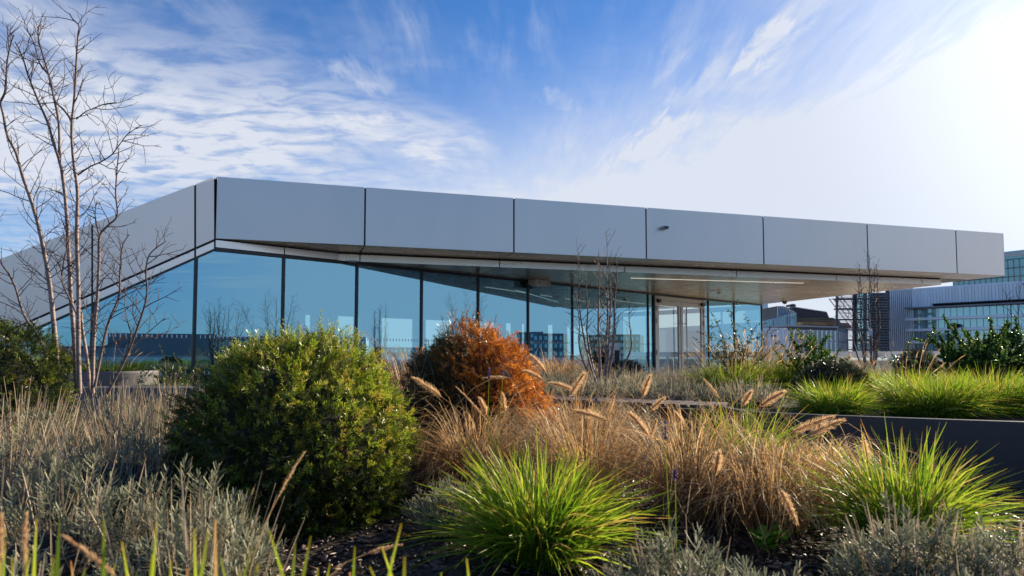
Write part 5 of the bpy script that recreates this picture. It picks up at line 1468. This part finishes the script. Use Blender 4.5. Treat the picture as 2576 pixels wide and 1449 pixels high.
pxpoly('roof_plant', [(1996, 764), (2002, 766), (2002, 773), (1996, 772)], 79, 1, MT['darkclad'], f3.o)
# spire-like tower behind the corner
st_ = thing('pointed_tower', 'tall pale tapering glass tower far behind the pavilion corner', 'building', tuple(aty(1925, 891, 300) * np.array([1, 1, 0]) + np.array([0, 0, -22])))
P = [aty(1905, 895, 300), aty(1940, 895, 300), aty(1932, 770, 300), aty(1921, 600, 300), aty(1917, 600, 300)]
MB().poly_prism(P, (0, 18, 0)).build('tower_shaft', MT['whitepanel'], st_)
# 4 louvred frame tower
lt = thing('louvred_tower', 'dark steel louvred stair tower beside the white building', 'building', tuple(aty(2170, 891, 66) * np.array([1, 1, 0]) + np.array([0, 0, -22])))
def bar_px(u0, v0, u1, v1, Y, w, name, m, par, dep=0.3):
    a_, c_ = aty(u0, v0, Y), aty(u1, v1, Y); d_ = unit(c_ - a_)
    MB().box((a_ + c_) / 2, (c_ - a_) / 2, np.cross(d_, np.array([0, 1.0, 0])) * w / 2, np.array([0, dep / 2, 0])).build(name, m, par)
for u in (2105, 2149, 2152, 2176, 2232):
    bar_px(u, 730, u, 900, 66, 0.22 if u > 2110 else 0.1, 'post', MT['darkclad'], lt)
for k in range(44):
    v = 738 + k * 3.4
    bar_px(2103 + 4 * math.sin(k), v, 2150, v, 66, 0.035, 'louvre', MT['greyclad'], lt, 0.2)
    if k % 2 == 0: bar_px(2152, v, 2232, v, 65.8, 0.06, 'louvre', MT['greyclad'], lt, 0.2)
for v in (752, 778, 804, 830, 856, 880):
    bar_px(2103, v, 2232, v, 66.5, 0.11, 'floor_slab', MT['darkclad'], lt, 1.0)
pxpoly('core_wall', [(2214, 736), (2232, 736), (2232, 900), (2214, 900)], 68, 3, MT['darkclad'], lt)
pxpoly('core_glass', [(2158, 736), (2210, 736), (2210, 900), (2158, 900)], 69, 0.1, MT['farglass'], lt)
# 5 white building: fins and glazed bands
f5 = Facade(2232, 2700, 716, 72, 60, 25, 'white_finned_building', 'large white building with vertical fins and long glazed bands at the right', MT['whitepanel'])
f5.z1 = f5.z(2300, 727)
for k in range(14):
    q = f5.u(2236 + k * 5.0)
    f5.rect(q, q + 0.10, -22, f5.z1 + 0.1 * k, 0.30, 0.28, 'fin', MT['whitepanel2'])
s0 = f5.u(2300)
zb_ = f5.z(2300, 783)
npn = 46
for k in range(npn):
    q = s0 + (f5.L - s0) * k / npn
    f5.rect(q + 0.015, q + (f5.L - s0) / npn - 0.015, zb_, f5.z(2450, 716) - 0.1, 0.10, 0.09, 'wall_panel', MT['whitepanel'])
bands = [((2290, 779), (2290, 801)), ((2290, 806), (2290, 828)), ((2290, 834), (2290, 858)), ((2290, 863), (2290, 885))]
sb0 = f5.u(2290)
for bi, (t_, b_) in enumerate(bands):
    z1, z0 = f5.z(*t_), f5.z(*b_)
    f5.rect(sb0, f5.L, z0, z1, 0.16, 0.05, 'glazed_band', MT['frame'])
    n_ = 24
    for k in range(n_):
        q = sb0 + (f5.L - sb0) * k / n_
        f5.pane(q + 0.025, q + (f5.L - sb0) / n_ - 0.025, z0 + 0.03, z1 - 0.04, 0.17, 'window_pane', MT['dglass'])
    f5.rect(sb0 - 0.1, f5.L, z0 - 0.26, z0, 0.75, 0.72, 'balcony_slab', MT['whitepanel'])
zt_ = f5.z(2290, 778)
f5.rect(sb0 - 0.1, f5.L, zt_ + 0.01, zt_ + 0.14, 0.9, 0.85, 'canopy_edge', MT['greyclad'])
for k in range(11):
    q = f5.u(2372 + k * 31)
    p = f5.a + f5.d * q + f5.n * 0.6 + UP * (zt_ + 0.28)
    MB().box(p, f5.d * 0.55, f5.n * 0.25 + UP * 0.10, UP * 0.03).build('roof_vent', MT['darkclad'], f5.o)
# shrubs boxes on balcony
for k in range(2):
    p = f5.a + f5.d * f5.u(2400 + 14 * k) + f5.n * 0.6 + UP * (f5.z(2400, 831) + 0.35)
    ob = ellipsoid_core(p, (0.35, 0.3, 0.3), f5.o, 'balcony_shrub', 'core', 0.2)
# 6 green glass tower behind
f6 = Facade(2405, 2720, 632, 120, 105, 30, 'green_glass_tower', 'pale green gridded glass tower rising behind the white building', MT['greenglass'])
zt6 = f6.z1
for k in range(22):
    q = f6.L * k / 21
    f6.rect(q - 0.05, q + 0.05, -5, zt6 - 1.4, 0.1, 0.08, 'mullion', MT['greyclad'])
for k in range(9):
    z = zt6 - 1.4 - k * 1.45
    f6.rect(0, f6.L, z - 0.05, z + 0.05, 0.13, 0.1, 'transom', MT['frame'])
f6.rect(-0.2, f6.L, zt6 - 0.9, zt6 - 0.3, 0.15, 0.1, 'parapet_band', MT['palegrey'])
# cranes
def crane(label, pts, Y, w, m):
    o = thing('lattice_crane', label, 'crane', tuple(aty(pts[0][0], pts[0][1], Y)), 'construction cranes')
    a_, c_ = aty(*pts[0], Y), aty(*pts[1], Y); d_ = unit(c_ - a_); L_ = np.linalg.norm(c_ - a_)
    s1 = unit(np.cross(d_, np.array([0, 1.0, 0]))) * w / 2; s2 = np.array([0, w / 2, 0])
    b = MB(); n = int(L_ / w)
    for e in (s1 + s2, s1 - s2, -s1 + s2, -s1 - s2): b.tube([a_ + e, c_ + e], 0.07, 4)
    b.build('chords', m, o)
    b = MB()
    for i in range(n):
        p = a_ + d_ * L_ * i / n; q = a_ + d_ * L_ * (i + 1) / n
        b.tube([p + s1 - s2, q - s1 - s2], 0.045, 3); b.tube([p - s1 + s2, q + s1 + s2], 0.045, 3)
    b.build('lacing', m, o)
crane('pale leaning crane jib behind the louvred tower', ((2098, 745), (2175, 845)), 85, 1.0, MT['cranePale'])
crane('short red crane mast low beside the louvred tower', ((2148, 812), (2150, 830)), 84, 0.9, MT['craneRed'])

# ------------------------------------------------------------------ what the glass mirrors: city behind the camera, to the right
def city_block(label, az, dist, w, d, top, m, floors=0, seedv=0):
    a_ = R(az); c_ = np.array([math.sin(a_) * dist, math.cos(a_) * dist, 0])
    n_ = -unit(c_); t_ = np.array([-n_[1], n_[0], 0])
    o = thing('city_building', label, 'building', (c_[0], c_[1], -22), 'city buildings mirrored in the glass')
    MB().box(c_ + UP * (top - 22) / 2, t_ * w / 2, n_ * d / 2, UP * (top + 22) / 2).build('wall', m, o)
    if floors:
        b = MB()
        nc = max(6, int(w / 1.1))
        for f in range(floors * 2):
            z = top - 0.9 - f * 1.5
            for i in range(nc):
                x = (-0.5 + (i + 0.5) / nc) * w
                b.box(c_ + n_ * (d / 2 + 0.05) + t_ * x + UP * z, t_ * w / nc * 0.26, n_ * 0.03, UP * 0.38)
        set_props(b.build('window', MT['dglass'], o), kind='stuff')
    return o
blocks = [(79, 150, 14, 12, 5.5, 'darkclad', 5), (83, 120, 6, 8, 5, 'greyclad', 4), (86, 140, 6, 9, 6, 'greyclad', 5), (90, 160, 16, 12, 3.4, 'palegrey', 3), (94, 150, 7, 10, 5, 'darkclad', 4), (98, 170, 22, 12, 2.8, 'palegrey', 3),
          (104, 90, 16, 10, 3.6, 'whitepanel', 2), (109, 85, 12, 10, 2.6, 'whitepanel', 2), (114, 110, 20, 10, 4, 'greyclad', 3), (118, 100, 15, 10, 4.2, 'greyclad', 0), (124, 115, 26, 8, 2.4, 'greyclad', 0), (129, 90, 26, 10, 1.9, 'palegrey', 0), (136, 90, 30, 10, 2.3, 'palegrey', 0)]
ORD = ('first', 'second', 'third', 'fourth', 'fifth', 'sixth', 'seventh', 'eighth', 'ninth', 'tenth', 'eleventh', 'twelfth', 'thirteenth', 'fourteenth')
for i, (az, ds, w, d, tp, mm, fl_) in enumerate(blocks):
    city_block('%s mirrored in the glass, %s mirrored block from the door side' % ({'darkclad': 'dark block', 'greyclad': 'grey block', 'palegrey': 'pale low block', 'whitepanel': 'white block', 'dryroof': 'narrow tan tower'}[mm], ORD[i]), az, ds, w, d, tp, MT[mm], fl_)
# far parapet on that side
bal2 = thing('side_parapet', 'low white parapet of the terrace mirrored in the glass', 'wall', (18, 5, 0))
MB().abox(20.0, 20.3, -13, 22, 0.0, 0.85).build('wall', MT['whitepanel'], bal2)
MB().abox(19.95, 20.35, -13, 22, 0.85, 0.93).build('coping', MT['palegrey'], bal2)
# bare trees standing to the right of the camera (their mirror images stand in the glass)
def mirror(p):
    p = np.array(p, float); k = np.dot(p - A0, gn); return p - 2 * k * gn
for q, ht_, nm in (((8.7, 6.6), 3.5, 'nearer'), ((13.8, 13.3), 4.1, 'farther'), ((12.0, 3.0), 3.4, 'rightmost')):
    b0 = np.array([q[0], q[1], 0.0]); stems = []
    for i in range(6):
        a_ = 6.28 * i / 6 + rng.random(); k_ = 0.5 + 0.9 * rng.random()
        stems.append(([b0 + np.array([math.cos(a_) * k_ * f, math.sin(a_) * k_ * f, ht_ * f * (1 - 0.12 * k_)]) for f in np.linspace(0, 1, 6)], 0.02, 0.004))
    bare_tree_from('bare_young_tree', 'leaning bare young tree beyond the right edge, mirrored in the glazed front, the %s one' % nm, tuple(b0), stems, 'bare multi-stem trees', dens=9, ln=(0.3, 0.8), lvl=1, rt=0.007, thin=0.004)
